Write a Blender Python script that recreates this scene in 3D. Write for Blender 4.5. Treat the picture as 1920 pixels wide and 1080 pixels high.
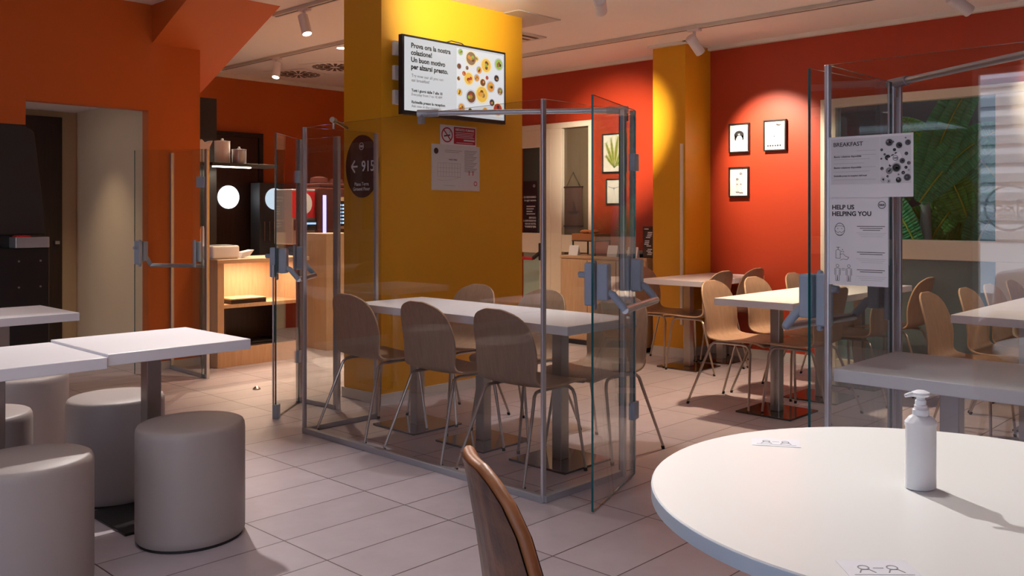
import bpy, bmesh, math, random
from math import sin, cos, pi, radians as R
from mathutils import Vector, Matrix
random.seed(7)
scn = bpy.context.scene
for o in list(bpy.data.objects): bpy.data.objects.remove(o)

# ---------------------------------------------------------------- camera, world, exposure
CAMZ = 1.30
cd = bpy.data.cameras.new('camera'); cam = bpy.data.objects.new('camera', cd); scn.collection.objects.link(cam)
cam.location = (0, 0, CAMZ); cam.rotation_euler = (R(90), 0, R(43.67 - 90))
cd.sensor_width = 36; cd.lens = 36 * 1691.7 / 1920; cd.shift_y = -137 / 1920; cd.clip_start = 0.05
scn.camera = cam
scn.view_settings.view_transform = 'Standard'; scn.view_settings.look = 'None'
scn.view_settings.exposure = 0.9; scn.view_settings.gamma = 1.0; scn.view_settings.use_curve_mapping = False
w = bpy.data.worlds.new('sky'); scn.world = w; w.use_nodes = True
nt = w.node_tree; bg = nt.nodes['Background']
sk = nt.nodes.new('ShaderNodeTexSky'); sk.sky_type = 'NISHITA'; sk.sun_disc = False; sk.sun_elevation = R(40); sk.sun_rotation = R(200)
mx = nt.nodes.new('ShaderNodeMix'); mx.data_type = 'RGBA'; mx.inputs[0].default_value = 0.6
mx.inputs[7].default_value = (0.9, 1.0, 1.32, 1)
sc_ = nt.nodes.new('ShaderNodeVectorMath'); sc_.operation = 'SCALE'; sc_.inputs[3].default_value = 0.18
nt.links.new(sk.outputs[0], sc_.inputs[0]); nt.links.new(sc_.outputs[0], mx.inputs[6]); nt.links.new(mx.outputs[2], bg.inputs[0])
bg.inputs[1].default_value = 1.9

def lamp(kind, name, loc, target, energy, color, **kw):
    l = bpy.data.lights.new(name, kind); l.energy = energy; l.color = color
    for k, v in kw.items(): setattr(l, k, v)
    o = bpy.data.objects.new(name, l); scn.collection.objects.link(o); o.location = loc
    d = Vector(target) - Vector(loc); o.rotation_euler = d.to_track_quat('-Z', 'Y').to_euler()
    return o
lamp('SUN', 'sun', (0, 0, 20), (-10, 3, 11), 3.0, (1.0, .97, .92), angle=R(.6))
# daylight entering through the street windows behind the camera: portals in the openings
for (y0, y1) in ((-1.9, 0.3), (0.5, 2.6)):
    p = lamp('AREA', 'window_portal', (-2.62, (y0 + y1) / 2, 1.45), (0, (y0 + y1) / 2, 1.45), 1, (1, 1, 1), shape='RECTANGLE', size=y1 - y0, size_y=2.3)
    p.data.cycles.is_portal = True

# ---------------------------------------------------------------- materials
M = {}
def mat(name, col, rough=0.5, metal=0.0, spec=0.5, bump=0.0, bscale=200.0, var=0.0, vscale=3.0, emit=None, es=0.0, coat=0.0):
    m = bpy.data.materials.new(name); m.use_nodes = True; t = m.node_tree; b = t.nodes['Principled BSDF']
    b.inputs['Base Color'].default_value = (*col, 1); b.inputs['Roughness'].default_value = rough
    b.inputs['Metallic'].default_value = metal; b.inputs['Specular IOR Level'].default_value = spec
    b.inputs['Coat Weight'].default_value = coat
    tc = t.nodes.new('ShaderNodeTexCoord')
    if var > 0:
        n = t.nodes.new('ShaderNodeTexNoise'); n.inputs['Scale'].default_value = vscale; n.inputs['Detail'].default_value = 5
        t.links.new(tc.outputs['Object'], n.inputs['Vector'])
        r = t.nodes.new('ShaderNodeMapRange'); r.inputs[3].default_value = 1 - var; r.inputs[4].default_value = 1 + var
        t.links.new(n.outputs[0], r.inputs[0])
        v = t.nodes.new('ShaderNodeVectorMath'); v.operation = 'SCALE'; v.inputs[0].default_value = col
        t.links.new(r.outputs[0], v.inputs[3]); t.links.new(v.outputs[0], b.inputs['Base Color'])
    if bump > 0:
        n = t.nodes.new('ShaderNodeTexNoise'); n.inputs['Scale'].default_value = bscale; n.inputs['Detail'].default_value = 3
        t.links.new(tc.outputs['Object'], n.inputs['Vector'])
        u = t.nodes.new('ShaderNodeBump'); u.inputs['Strength'].default_value = bump; u.inputs['Distance'].default_value = 0.002
        t.links.new(n.outputs[0], u.inputs['Height']); t.links.new(u.outputs[0], b.inputs['Normal'])
    if emit:
        b.inputs['Emission Color'].default_value = (*emit, 1); b.inputs['Emission Strength'].default_value = es
    M[name] = m; return m
def wood(name, c1, c2, rough=0.45, axis='Z', scale=1.0):
    m = mat(name, c1, rough); t = m.node_tree; b = t.nodes['Principled BSDF']; tc = t.nodes['Texture Coordinate']
    mp = t.nodes.new('ShaderNodeMapping'); s = {'X': (1.2, 16, 16), 'Y': (16, 1.2, 16), 'Z': (16, 16, 1.2)}[axis]
    mp.inputs['Scale'].default_value = [k * scale for k in s]
    n = t.nodes.new('ShaderNodeTexNoise'); n.inputs['Scale'].default_value = 3; n.inputs['Detail'].default_value = 6; n.inputs['Distortion'].default_value = 0.6
    cr = t.nodes.new('ShaderNodeValToRGB'); cr.color_ramp.elements[0].position = 0.3; cr.color_ramp.elements[1].position = 0.7
    cr.color_ramp.elements[0].color = (*c2, 1); cr.color_ramp.elements[1].color = (*c1, 1)
    t.links.new(tc.outputs['Object'], mp.inputs[0]); t.links.new(mp.outputs[0], n.inputs['Vector'])
    t.links.new(n.outputs[0], cr.inputs[0]); t.links.new(cr.outputs[0], b.inputs['Base Color'])
    return m
def glassmat(name, tint, f0=0.045, haze=None, hazef=0.0):
    m = bpy.data.materials.new(name); m.use_nodes = True; t = m.node_tree; t.nodes.clear()
    out = t.nodes.new('ShaderNodeOutputMaterial'); tr = t.nodes.new('ShaderNodeBsdfTransparent'); tr.inputs[0].default_value = (*tint, 1)
    gl = t.nodes.new('ShaderNodeBsdfGlossy'); gl.inputs['Roughness'].default_value = 0.0; gl.inputs[0].default_value = (1, 1, 1, 1)
    lw = t.nodes.new('ShaderNodeLayerWeight'); lw.inputs[0].default_value = 0.5
    p = t.nodes.new('ShaderNodeMath'); p.operation = 'POWER'; p.inputs[1].default_value = 5
    q = t.nodes.new('ShaderNodeMath'); q.operation = 'MULTIPLY_ADD'; q.inputs[1].default_value = 1 - f0; q.inputs[2].default_value = f0
    mxs = t.nodes.new('ShaderNodeMixShader')
    t.links.new(lw.outputs['Facing'], p.inputs[0]); t.links.new(p.outputs[0], q.inputs[0]); t.links.new(q.outputs[0], mxs.inputs[0])
    t.links.new(tr.outputs[0], mxs.inputs[1]); t.links.new(gl.outputs[0], mxs.inputs[2])
    t.links.new(mxs.outputs[0], out.inputs[0])
    M[name] = m; return m

mat('orange', (0.55, 0.115, 0.012), 0.5, bump=.05, var=.03)
mat('red', (0.42, 0.042, 0.012), 0.45, bump=.05, var=.03)
mat('yellow', (0.70, 0.335, 0.012), 0.45, bump=.05, var=.02)
mat('ceiling', (0.86, 0.80, 0.75), 0.8, bump=.05)
mat('trimwhite', (0.8, 0.76, 0.68), 0.5)
mat('beige', (0.56, 0.42, 0.26), 0.6, var=.04)
mat('cream', (0.78, 0.68, 0.54), 0.4)
mat('white', (0.82, 0.82, 0.84), 0.4, var=.015, vscale=8)
mat('tablewhite', (0.83, 0.82, 0.86), 0.42, var=.01, vscale=30)
mat('roundwhite', (0.8, 0.8, 0.78), 0.33)
mat('tablestripe', (0.5, 0.6, 0.68), 0.4)
mat('black', (0.012, 0.011, 0.012), 0.35)
mat('blackmatte', (0.02, 0.018, 0.018), 0.7)
mat('blackmetal', (0.03, 0.03, 0.03), 0.25, metal=0.6)
mat('charcoal', (0.05, 0.055, 0.06), 0.5)
mat('steel', (0.42, 0.41, 0.40), 0.28, metal=1.0)
mat('mirrorsteel', (0.16, 0.145, 0.14), 0.12, metal=1.0)
mat('alu', (0.62, 0.64, 0.68), 0.35, metal=0.9)
mat('greyplastic', (0.34, 0.42, 0.53), 0.38)
mat('greyrail', (0.42, 0.44, 0.48), 0.35, metal=0.5)
mat('legmetal', (0.5, 0.44, 0.38), 0.3, metal=0.85)
mat('rubber', (0.015, 0.014, 0.014), 0.8)
mat('glassedge', (0.0, 0.09, 0.10), 0.15)
mat('stoolgrey', (0.36, 0.31, 0.29), 0.5, bump=.25, bscale=350, var=.03)
mat('screen', (0.02, 0.02, 0.02), 0.15, emit=(0.80, 0.80, 0.82), es=0.40)
mat('ink', (0.01, 0.01, 0.012), 0.6)
mat('inkgrey', (0.22, 0.22, 0.24), 0.6)
mat('inklight', (0.42, 0.42, 0.45), 0.6)
mat('paper', (0.72, 0.72, 0.77), 0.55)
mat('papergrey', (0.6, 0.6, 0.64), 0.55)
mat('paperivory', (0.82, 0.80, 0.70), 0.5)
mat('redsign', (0.42, 0.0, 0.03), 0.4)
mat('signblack', (0.025, 0.012, 0.016), 0.25)
mat('teal', (0.17, 0.25, 0.26), 0.3)
mat('leaf', (0.045, 0.32, 0.14), 0.35, var=.25, vscale=14)
mat('leaf2', (0.09, 0.38, 0.08), 0.35, var=.25, vscale=14)
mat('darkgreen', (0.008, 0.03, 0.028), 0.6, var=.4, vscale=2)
mat('trunkpale', (0.35, 0.36, 0.34), 0.6)
mat('lensglow', (1, 1, 1), 0.4, emit=(1.0, 0.9, 0.8), es=6)
mat('ledglow', (1, 1, 1), 0.4, emit=(1.0, 0.86, 0.7), es=5)
mat('porthole', (1, 1, 1), 0.4, emit=(0.86, 0.94, 1.0), es=1.6)
mat('portholereflect', (0.3, 0.4, 0.5), 0.4, emit=(0.45, 0.58, 0.68), es=0.6)
mat('bluelight', (0.2, 0.2, 0.6), 0.4, emit=(0.35, 0.3, 1.0), es=2.2)
mat('screenblue', (0.02, 0.02, 0.05), 0.3, emit=(0.45, 0.65, 1.0), es=1.0)
mat('machinebrown', (0.09, 0.025, 0.02), 0.3)
mat('trackwhite', (0.62, 0.56, 0.5), 0.5)
mat('spotwhite', (0.72, 0.66, 0.66), 0.45)
mat('ventbrown', (0.12, 0.06, 0.03), 0.6)
mat('breadbrown', (0.45, 0.16, 0.05), 0.6, var=.3, vscale=30)
mat('bannerdim', (0.07, 0.035, 0.025), 0.7)  # cloth colour darkened to stand for the dimming by the pane
mat('boxbrown', (0.36, 0.13, 0.03), 0.5)
mat('redbar', (0.55, 0.02, 0.03), 0.35)
mat('hazyglass_panel', (0.36, 0.47, 0.40), 0.4)
mat('doorgrey', (0.055, 0.075, 0.07), 0.25)
mat('bronzeglass', (0.12, 0.09, 0.055), 0.2)
mat('clearpump', (0.78, 0.8, 0.84), 0.3)
mat('skirting', (0.62, 0.6, 0.58), 0.4)
mat('asphalt', (0.16, 0.17, 0.19), 0.8)
mat('facade', (0.75, 0.78, 0.82), 0.7)
mat('slat', (0.42, 0.47, 0.52), 0.6)
mat('carpaint', (0.6, 0.64, 0.7), 0.2)
mat('carwindow', (0.03, 0.04, 0.05), 0.05)
mat('vinylwhite', (0.95, 0.97, 1.0), 0.9); M['vinylwhite'].node_tree.nodes['Principled BSDF'].inputs['Transmission Weight'].default_value = .7
for nm, c in dict(f_yel=(.85,.5,.08), f_org=(.75,.3,.05), f_brn=(.2,.07,.03), f_red=(.5,.05,.03), f_grn=(.35,.5,.08), f_dark=(.04,.03,.03), f_plate=(.55,.56,.6), f_cream=(.85,.72,.45), f_blue=(.3,.4,.7), f_wood=(.3,.17,.09), f_wht=(.75,.75,.77)).items():
    mat(nm, tuple(k*.06 for k in c), 0.5, emit=c, es=0.48)
for nm, c in dict(g_dark=(.05,.05,.06), g_mid=(.22,.22,.24), g_lt=(.5,.5,.54), g_bk=(.01,.01,.01)).items(): mat(nm, c, 0.6)
wood('oak', (0.42, 0.265, 0.175), (0.33, 0.205, 0.135), axis='Z')
wood('oakrim', (0.62, 0.42, 0.26), (0.52, 0.34, 0.2), axis='X')
wood('beech', (0.62, 0.40, 0.23), (0.53, 0.33, 0.18), axis='Z')
wood('beechtop', (0.62, 0.40, 0.23), (0.53, 0.33, 0.18), axis='X')
wood('darkwood', (0.035, 0.016, 0.010), (0.02, 0.009, 0.006), axis='Z', rough=.35)
glassmat('glass', (0.95, 0.968, 0.965), 0.03)
glassmat('glassfront', (0.95, 0.965, 0.965), 0.055)
glassmat('glassdark', (0.91, 0.92, 0.935), 0.035)
glassmat('windowglass', (0.86, 0.92, 0.92), 0.025)
m = mat('leather', (0.10, 0.035, 0.016), 0.42, bump=.3, bscale=120)
t = m.node_tree; n = t.nodes.new('ShaderNodeTexNoise'); n.inputs['Scale'].default_value = 7; n.inputs['Detail'].default_value = 8; n.inputs['Distortion'].default_value = 1.2
cr = t.nodes.new('ShaderNodeValToRGB'); cr.color_ramp.elements[0].position = .35; cr.color_ramp.elements[1].position = .7
cr.color_ramp.elements[0].color = (.035, .016, .012, 1); cr.color_ramp.elements[1].color = (.20, .085, .045, 1)
t.links.new(t.nodes['Texture Coordinate'].outputs['Object'], n.inputs['Vector']); t.links.new(n.outputs[0], cr.inputs[0]); t.links.new(cr.outputs[0], t.nodes['Principled BSDF'].inputs['Base Color'])
mat('leatherlit', (0.34, 0.13, 0.045), 0.45, bump=.35, bscale=90, var=.35, vscale=25)  # lighter leather tone that paints in the light on the backrest edge
# frosted plastic bottle
m = mat('bottle', (0.85, 0.86, 0.88), 0.25); b = m.node_tree.nodes['Principled BSDF']; b.inputs['Transmission Weight'].default_value = 0.12; b.inputs['IOR'].default_value = 1.2; b.inputs['Subsurface Weight'].default_value = 0.6; b.inputs['Subsurface Radius'].default_value = (.03, .03, .03)
# brushed table plinths
# floor tiles
m = mat('floortile', (0.5, 0.42, 0.42), 0.42); t = m.node_tree; b = t.nodes['Principled BSDF']; tc = t.nodes['Texture Coordinate']
mp = t.nodes.new('ShaderNodeMapping'); mp.inputs['Location'].default_value = (-2.594 + 6.18, -4.023 + 5.87, 0)
br = t.nodes.new('ShaderNodeTexBrick'); br.offset = 0; br.squash = 1; br.inputs['Scale'].default_value = 1
br.inputs['Brick Width'].default_value = 0.618; br.inputs['Row Height'].default_value = 0.2935; br.inputs['Mortar Size'].default_value = 0.003; br.inputs['Mortar Smooth'].default_value = 0.1; br.inputs['Bias'].default_value = 0
br.inputs['Color1'].default_value = (0.46, 0.395, 0.43, 1); br.inputs['Color2'].default_value = (0.405, 0.35, 0.38, 1); br.inputs['Mortar'].default_value = (0.09, 0.055, 0.055, 1)
nz = t.nodes.new('ShaderNodeTexNoise'); nz.inputs['Scale'].default_value = 5; nz.inputs['Detail'].default_value = 8; nz.inputs['Roughness'].default_value = .65
mr = t.nodes.new('ShaderNodeMapRange'); mr.inputs[3].default_value = .8; mr.inputs[4].default_value = 1.18
vs = t.nodes.new('ShaderNodeVectorMath'); vs.operation = 'SCALE'
t.links.new(tc.outputs['Object'], mp.inputs[0]); t.links.new(mp.outputs[0], br.inputs['Vector']); t.links.new(tc.outputs['Object'], nz.inputs['Vector'])
t.links.new(nz.outputs[0], mr.inputs[0]); t.links.new(br.outputs['Color'], vs.inputs[0]); t.links.new(mr.outputs[0], vs.inputs[3]); t.links.new(vs.outputs[0], b.inputs['Base Color'])
bu = t.nodes.new('ShaderNodeBump'); bu.inputs['Strength'].default_value = .5; bu.inputs['Distance'].default_value = .002; bu.invert = True
t.links.new(br.outputs['Fac'], bu.inputs['Height']); t.links.new(bu.outputs[0], b.inputs['Normal'])

# ---------------------------------------------------------------- mesh helpers
class MB:
    def __init__(s): s.v = []; s.f = []; s.m = []
    def quad(s, a, b, c, d, m=0):
        n = len(s.v); s.v += [a, b, c, d]; s.f.append((n, n+1, n+2, n+3)); s.m.append(m); return s
    def poly(s, pts, m=0):
        n = len(s.v); s.v += [tuple(p) for p in pts]; s.f.append(tuple(range(n, n+len(pts)))); s.m.append(m); return s
    def box(s, x0, x1, y0, y1, z0, z1, m=0, mf=None):
        n = len(s.v); s.v += [(x0,y0,z0),(x1,y0,z0),(x1,y1,z0),(x0,y1,z0),(x0,y0,z1),(x1,y0,z1),(x1,y1,z1),(x0,y1,z1)]
        F = [(0,3,2,1),(4,5,6,7),(0,1,5,4),(1,2,6,5),(2,3,7,6),(3,0,4,7)]
        for i, f in enumerate(F): s.f.append(tuple(n+k for k in f)); s.m.append((mf or {}).get(i, m))
        return s
    def prism(s, pts, h0, h1, axis='z', m=0):
        n = len(s.v); k = len(pts)
        def P(p, h): return {'z': (p[0], p[1], h), 'y': (p[0], h, p[1]), 'x': (h, p[0], p[1])}[axis]
        s.v += [P(p, h0) for p in pts] + [P(p, h1) for p in pts]
        s.f.append(tuple(n+i for i in range(k))[::-1]); s.m.append(m); s.f.append(tuple(n+k+i for i in range(k))); s.m.append(m)
        for i in range(k): j = (i+1) % k; s.f.append((n+i, n+j, n+k+j, n+k+i)); s.m.append(m)
        return s
    def tube(s, pts, r, n=10, m=0, caps=True):
        pts = [Vector(p) for p in pts]; rs = r if isinstance(r, (list, tuple)) else [r]*len(pts); base = len(s.v); up = None
        for i, p in enumerate(pts):
            d = (pts[min(i+1, len(pts)-1)] - pts[max(i-1, 0)]).normalized()
            if up is None: up = Vector((0,0,1)) if abs(d.z) < .9 else Vector((1,0,0))
            a = d.cross(up)
            if a.length < 1e-4: a = d.cross(Vector((0,1,0)))
            a.normalize(); up = a.cross(d).normalized()
            for k in range(n): t = 2*pi*k/n; s.v.append(tuple(p + rs[i]*(cos(t)*a + sin(t)*up)))
        for i in range(len(pts)-1):
            for k in range(n):
                k2 = (k+1) % n; s.f.append((base+i*n+k, base+i*n+k2, base+(i+1)*n+k2, base+(i+1)*n+k)); s.m.append(m)
        if caps:
            s.f.append(tuple(base+k for k in range(n))[::-1]); s.m.append(m)
            e = base+(len(pts)-1)*n; s.f.append(tuple(e+k for k in range(n))); s.m.append(m)
        return s
    def lathe(s, prof, n=32, c=(0,0,0), m=0, sx=1, sy=1, ph=0):
        base = len(s.v)
        for (r, z) in prof:
            for k in range(n):
                t = 2*pi*k/n; x = r*cos(t)*sx; y = r*sin(t)*sy
                s.v.append((c[0]+x*cos(ph)-y*sin(ph), c[1]+x*sin(ph)+y*cos(ph), c[2]+z))
        for i in range(len(prof)-1):
            for k in range(n):
                k2 = (k+1) % n; s.f.append((base+i*n+k, base+i*n+k2, base+(i+1)*n+k2, base+(i+1)*n+k)); s.m.append(m)
        s.f.append(tuple(base+k for k in range(n))[::-1]); s.m.append(m)
        e = base+(len(prof)-1)*n; s.f.append(tuple(e+k for k in range(n))); s.m.append(m)
        return s
    def disc(s, x, y, r, z=0, n=20, m=0, ry=None, h=0.0004, rot=0):
        ry = ry or r
        pts = [(x + r*cos(2*pi*k/n)*cos(rot) - ry*sin(2*pi*k/n)*sin(rot), y + r*cos(2*pi*k/n)*sin(rot) + ry*sin(2*pi*k/n)*cos(rot)) for k in range(n)]
        return s.prism(pts, z, z+h, 'z', m)
    def ring(s, x, y, r0, r1, z=0, n=28, m=0, h=0.0004, ry=1.0):
        for k in range(n):
            a = 2*pi*k/n; b = 2*pi*(k+1)/n
            s.prism([(x+r0*cos(a), y+r0*ry*sin(a)), (x+r1*cos(a), y+r1*ry*sin(a)), (x+r1*cos(b), y+r1*ry*sin(b)), (x+r0*cos(b), y+r0*ry*sin(b))], z, z+h, 'z', m)
        return s
    def stroke(s, pts, w_, z=0, m=0, h=0.0004):
        for (a, b) in zip(pts[:-1], pts[1:]):
            dx, dy = b[0]-a[0], b[1]-a[1]; L = math.hypot(dx, dy) or 1; nx, ny = -dy/L*w_/2, dx/L*w_/2
            s.prism([(a[0]+nx, a[1]+ny), (b[0]+nx, b[1]+ny), (b[0]-nx, b[1]-ny), (a[0]-nx, a[1]-ny)], z, z+h, 'z', m)
        return s
    def build(s, name, mats, parent=None, loc=(0,0,0), rot=(0,0,0), smooth=False, bevel=0, seg=2):
        me = bpy.data.meshes.new(name); me.from_pydata(s.v, [], s.f)
        if not isinstance(mats, (list, tuple)): mats = [mats]
        for k in mats: me.materials.append(M[k] if isinstance(k, str) else k)
        me.polygons.foreach_set('material_index', s.m)
        bm = bmesh.new(); bm.from_mesh(me); bmesh.ops.recalc_face_normals(bm, faces=bm.faces); bm.to_mesh(me); bm.free()
        if smooth:
            me.polygons.foreach_set('use_smooth', [True]*len(me.polygons)); me.set_sharp_from_angle(angle=R(38))
        me.update()
        o = bpy.data.objects.new(name, me); scn.collection.objects.link(o)
        o.location = loc; o.rotation_euler = rot
        if parent: o.parent = parent
        if bevel:
            b = o.modifiers.new('bevel', 'BEVEL'); b.width = bevel; b.segments = seg; b.limit_method = 'ANGLE'; b.angle_limit = R(40)
        return o

def tag(o, label, cat, group=None, kind=None):
    o['label'] = label; o['category'] = cat
    if group: o['group'] = group
    if kind: o['kind'] = kind
    return o
def thing(name, label, cat, loc=(0,0,0), rot=(0,0,0), group=None):
    o = bpy.data.objects.new(name, None); scn.collection.objects.link(o); o.empty_display_size = .1
    o.location = loc; o.rotation_euler = rot if isinstance(rot, (tuple, list)) else (0, 0, rot)
    return tag(o, label, cat, group)
def struct(name, mb, mats, **kw):
    o = mb.build(name, mats, **kw); o['kind'] = 'structure'; return o
def dup(root, loc, rotz, label, group=None):
    def cp(o, par):
        c = o.copy(); scn.collection.objects.link(c)
        if par: c.parent = par
        for ch in o.children: cp(ch, c)
        return c
    r = cp(root, None); r.location = loc; r.rotation_euler = (0, 0, rotz); r['label'] = label
    if group: r['group'] = group
    return r
def text(parent, s, x, y, size, m='ink', name='lettering', z=0.001, align='LEFT', bold=0.0, sx=1.0, mirror=False, sp=1.0):
    cu = bpy.data.curves.new('text', 'FONT'); cu.body = s; cu.size = size; cu.align_x = align; cu.extrude = 0.0002; cu.offset = bold; cu.resolution_u = 3; cu.space_line = sp
    tmp = bpy.data.objects.new('text', cu); scn.collection.objects.link(tmp)
    dg = bpy.context.evaluated_depsgraph_get(); me = bpy.data.meshes.new_from_object(tmp.evaluated_get(dg)); bpy.data.objects.remove(tmp); bpy.data.curves.remove(cu)
    me.materials.clear(); me.materials.append(M[m])
    if mirror or sx != 1.0:
        for v in me.vertices: v.co.x *= (-sx if mirror else sx)
    o = bpy.data.objects.new(name, me); scn.collection.objects.link(o); o.location = (x, y, z); o.parent = parent
    return o
FX = (R(90), 0, R(-90))     # a flat thing that faces the -X side: local x runs towards -Y, local y up
FY = (R(90), 0, 0)          # a flat thing that faces the -Y side

# ---------------------------------------------------------------- the setting
XW, YR, YE, ZC, ZH = 7.46, 7.365, 10.28, 2.88, 3.05
struct('floor', MB().box(-2.7, 8.6, -2.3, 10.4, -.05, 0), 'floortile')
c = MB(); c.box(-2.7, 7.6, -2.3, 5.34, ZC, ZC+.3); c.box(5.5, 7.6, 5.34, 7.6, ZC, ZC+.3); struct('ceiling', c, 'ceiling')
c = MB(); c.box(-2.7, 5.5, 5.34, 7.6, ZH, ZH+.2); c.box(-2.7, 7.6, 7.6, 10.4, ZH, ZH+.2); struct('ceiling_back', c, 'ceiling')
# red wall with the openings for the doors and the window strip
wins = [(-.95, .42, 3.434, 2.287)]
rw = MB()
rw.box(XW, XW+.14, 6.963, 10.4, 0, 3.05)            # beyond the glazed door (left, hidden mostly)
rw.box(XW, XW+.14, 5.942, 6.963, 2.30, 3.05)
rw.box(XW, XW+.14, 3.434, 5.942, 0, 3.05)
rw.box(XW, XW+.14, -2.3, 3.434, 2.287, 3.05)
rw.box(XW, XW+.14, -2.3, 3.434, 0, .04)
struct('wall_right', rw, 'red')
struct('wall_far', MB().box(-2.7, 7.6, YE, YE+.12, 0, 3.25), 'orange')
# orange wall with the doorway
ow = MB(); ow.box(-2.7, 2.393, YR, YR+.11, 0, 3.2); ow.box(2.393, 3.337, YR, YR+.11, 2.17, 3.2); ow.box(3.337, 3.794, YR, YR+.11, 0, 3.2)
ow.box(3.68, 3.794, YR+.11, YE, 0, 3.2)
struct('wall_left', ow, 'orange')
# stair soffit
def soff(Y): return 2.73 + .433*(YR - Y)
st = MB(); n0 = [(YR+1.0, soff(YR+1.0)), (6.45, soff(6.45)), (6.45, 3.3), (YR+1.0, 3.3)]
st.prism(n0, 3.368, 4.13, 'x'); struct('trim_1', st, 'orange')
# niche behind the doorway
nb = MB(); nb.box(1.5, 3.56, 9.2, 9.3, 0, 2.3); nb.box(3.45, 3.56, YR+.112, 9.2, 0, 2.3); struct('wall_niche', nb, 'beige')
struct('ceiling_niche', MB().box(1.5, 3.56, YR+.112, 9.3, 2.3, 2.36), 'ceiling')
d = struct('door_1', MB().box(2.75, 3.30, 9.15, 9.198, 0, 2.24), 'darkwood')
MB().box(3.22, 3.26, 9.10, 9.15, 1.02, 1.05).build('door_handle', 'steel', d)
# pillars
struct('wall_pillar', MB().box(3.85, 5.263, 4.912, 5.342, 0, 3.1), 'yellow')
struct('baseboard_pillar', MB().box(3.838, 5.275, 4.90, 5.354, 0, .07), 'skirting')
struct('wall_pillar_right', MB().box(7.03, XW, 4.53, 4.885, 0, 2.86), 'yellow')
struct('baseboard_pillar_right', MB().box(7.018, XW, 4.518, 4.897, 0, .08), 'skirting')
# cornices
c = MB(); c.box(XW-.05, XW, -2.3, 4.53, 2.845, 2.88); c.box(XW-.05, XW, 4.885, 7.6, 2.845, 2.88); c.box(6.98, 7.03, 4.50, 4.91, 2.855, 2.88); c.box(6.98, XW-.05, 4.50, 4.53, 2.866, 2.88)
struct('trim_2', c, 'trimwhite')
struct('trim_3', MB().box(3.8, XW, YE-.05, YE, 3.0, 3.05), 'trimwhite')
struct('baseboard_right', MB().box(XW-.012, XW, 3.45, 4.53, 0, .08), 'skirting')
struct('baseboard_left', MB().box(-2.6, 2.39, YR-.012, YR, 0, .07).box(3.34, 3.794, YR-.012, YR, 0, .07), 'skirting')
# cable cover strip on the right pillar corner
tag(MB().box(7.012, 7.03, 4.55, 4.575, .3, 1.95).build('cable_cover', 'cream'), 'thin pale cable cover strip running up the yellow pillar by the red wall', 'cable cover')

# street side wall behind the camera with two tall windows, wall on the near side
sw = MB(); sw.box(-2.7, -2.58, -2.3, -1.9, 0, 2.88); sw.box(-2.7, -2.58, .3, .5, 0, 2.88); sw.box(-2.7, -2.58, 2.6, 7.4, 0, 2.88)
for (a, b) in ((-1.9, .3), (.5, 2.6)): sw.box(-2.7, -2.58, a, b, 0, .3); sw.box(-2.7, -2.58, a, b, 2.6, 2.88)
struct('wall_street', sw, 'orange')
struct('wall_near', MB().box(-2.7, 7.6, -2.42, -2.3, 0, 2.88), 'red')
k = 1
for (a, b) in ((-1.9, .3), (.5, 2.6)):
    f = MB(); f.box(-2.66, -2.6, a, a+.05, .3, 2.6); f.box(-2.66, -2.6, b-.05, b, .3, 2.6); f.box(-2.66, -2.6, a+.05, b-.05, .3, .35); f.box(-2.66, -2.6, a+.05, b-.05, 2.55, 2.6); f.box(-2.66, -2.6, (a+b)/2-.025, (a+b)/2+.025, .35, 2.55)
    struct('window_%d' % k, f, 'cream'); k += 1

# window strip on the red wall (right): cream frame, upper glass, teal lower panels
fr = MB(); xa, xb = XW-.03, XW+.08
fr.box(xa, xb, -2.3, 3.434, 2.212, 2.287); fr.box(xa, xb, 3.30, 3.434, .0, 2.212)
fr.box(xa, xb, -2.3, 3.30, .945, 1.10)
for (y0, y1) in ((1.86, 2.06), (.50, .62), (-.9, -.78)): fr.box(xa, xb, y0, y1, 1.10, 2.212); fr.box(xa, xb, y0, y1, .0, .945)
fr.box(xa, xb, -2.3, 3.30, 0, .08)
wn = struct('window_3', fr, 'cream', bevel=.004)
gp = MB(); lp = MB()
for (y0, y1) in ((2.06, 3.30), (.62, 1.86), (-.78, .50), (-2.3, -.90)):
    gp.box(XW+.02, XW+.028, y0, y1, 1.10, 2.212); lp.box(XW+.02, XW+.035, y0, y1, .08, .945)
gp.build('window_glass', 'windowglass', wn); lp.build('lower_panel', 'teal', wn)
# planting recess behind the window
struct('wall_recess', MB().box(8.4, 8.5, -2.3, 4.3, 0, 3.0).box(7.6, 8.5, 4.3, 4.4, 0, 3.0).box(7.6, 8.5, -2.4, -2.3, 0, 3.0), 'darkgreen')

# glazed double door at the back of the red wall
fr = MB(); a, b = XW-.03, XW+.1
fr.box(a, b, 5.942, 6.963, 2.24, 2.30); fr.box(a, b, 5.942, 5.985, 0, 2.24); fr.box(a, b, 6.354, 6.51, 0, 2.24); fr.box(a, b, 6.51, 6.672, 0, 2.24)
fr.box(a, b, 5.985, 6.354, .9, 1.086); fr.box(a, b, 5.985, 6.354, 0, .1); fr.box(a, b, 6.672, 6.963, .88, 1.10); fr.box(a, b, 6.672, 6.963, 0, .31); fr.box(a, b, 6.672, 6.963, 2.05, 2.24)
dd = struct('door_2', fr, 'cream', bevel=.004)
MB().box(XW+.02, XW+.03, 5.985, 6.354, 1.086, 2.24).box(XW+.02, XW+.03, 5.985, 6.354, .1, .9).build('side_pane', 'bronzeglass', dd)
MB().box(XW+.02, XW+.03, 6.672, 6.963, 1.10, 2.05).build('upper_pane', 'doorgrey', dd)
MB().box(XW+.02, XW+.03, 6.672, 6.963, .31, .88).build('lower_pane', 'hazyglass_panel', dd)
MB().tube([(XW-.11, 6.70, .82), (XW-.11, 6.955, .82)], .018).build('push_bar', 'redbar', dd)
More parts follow.
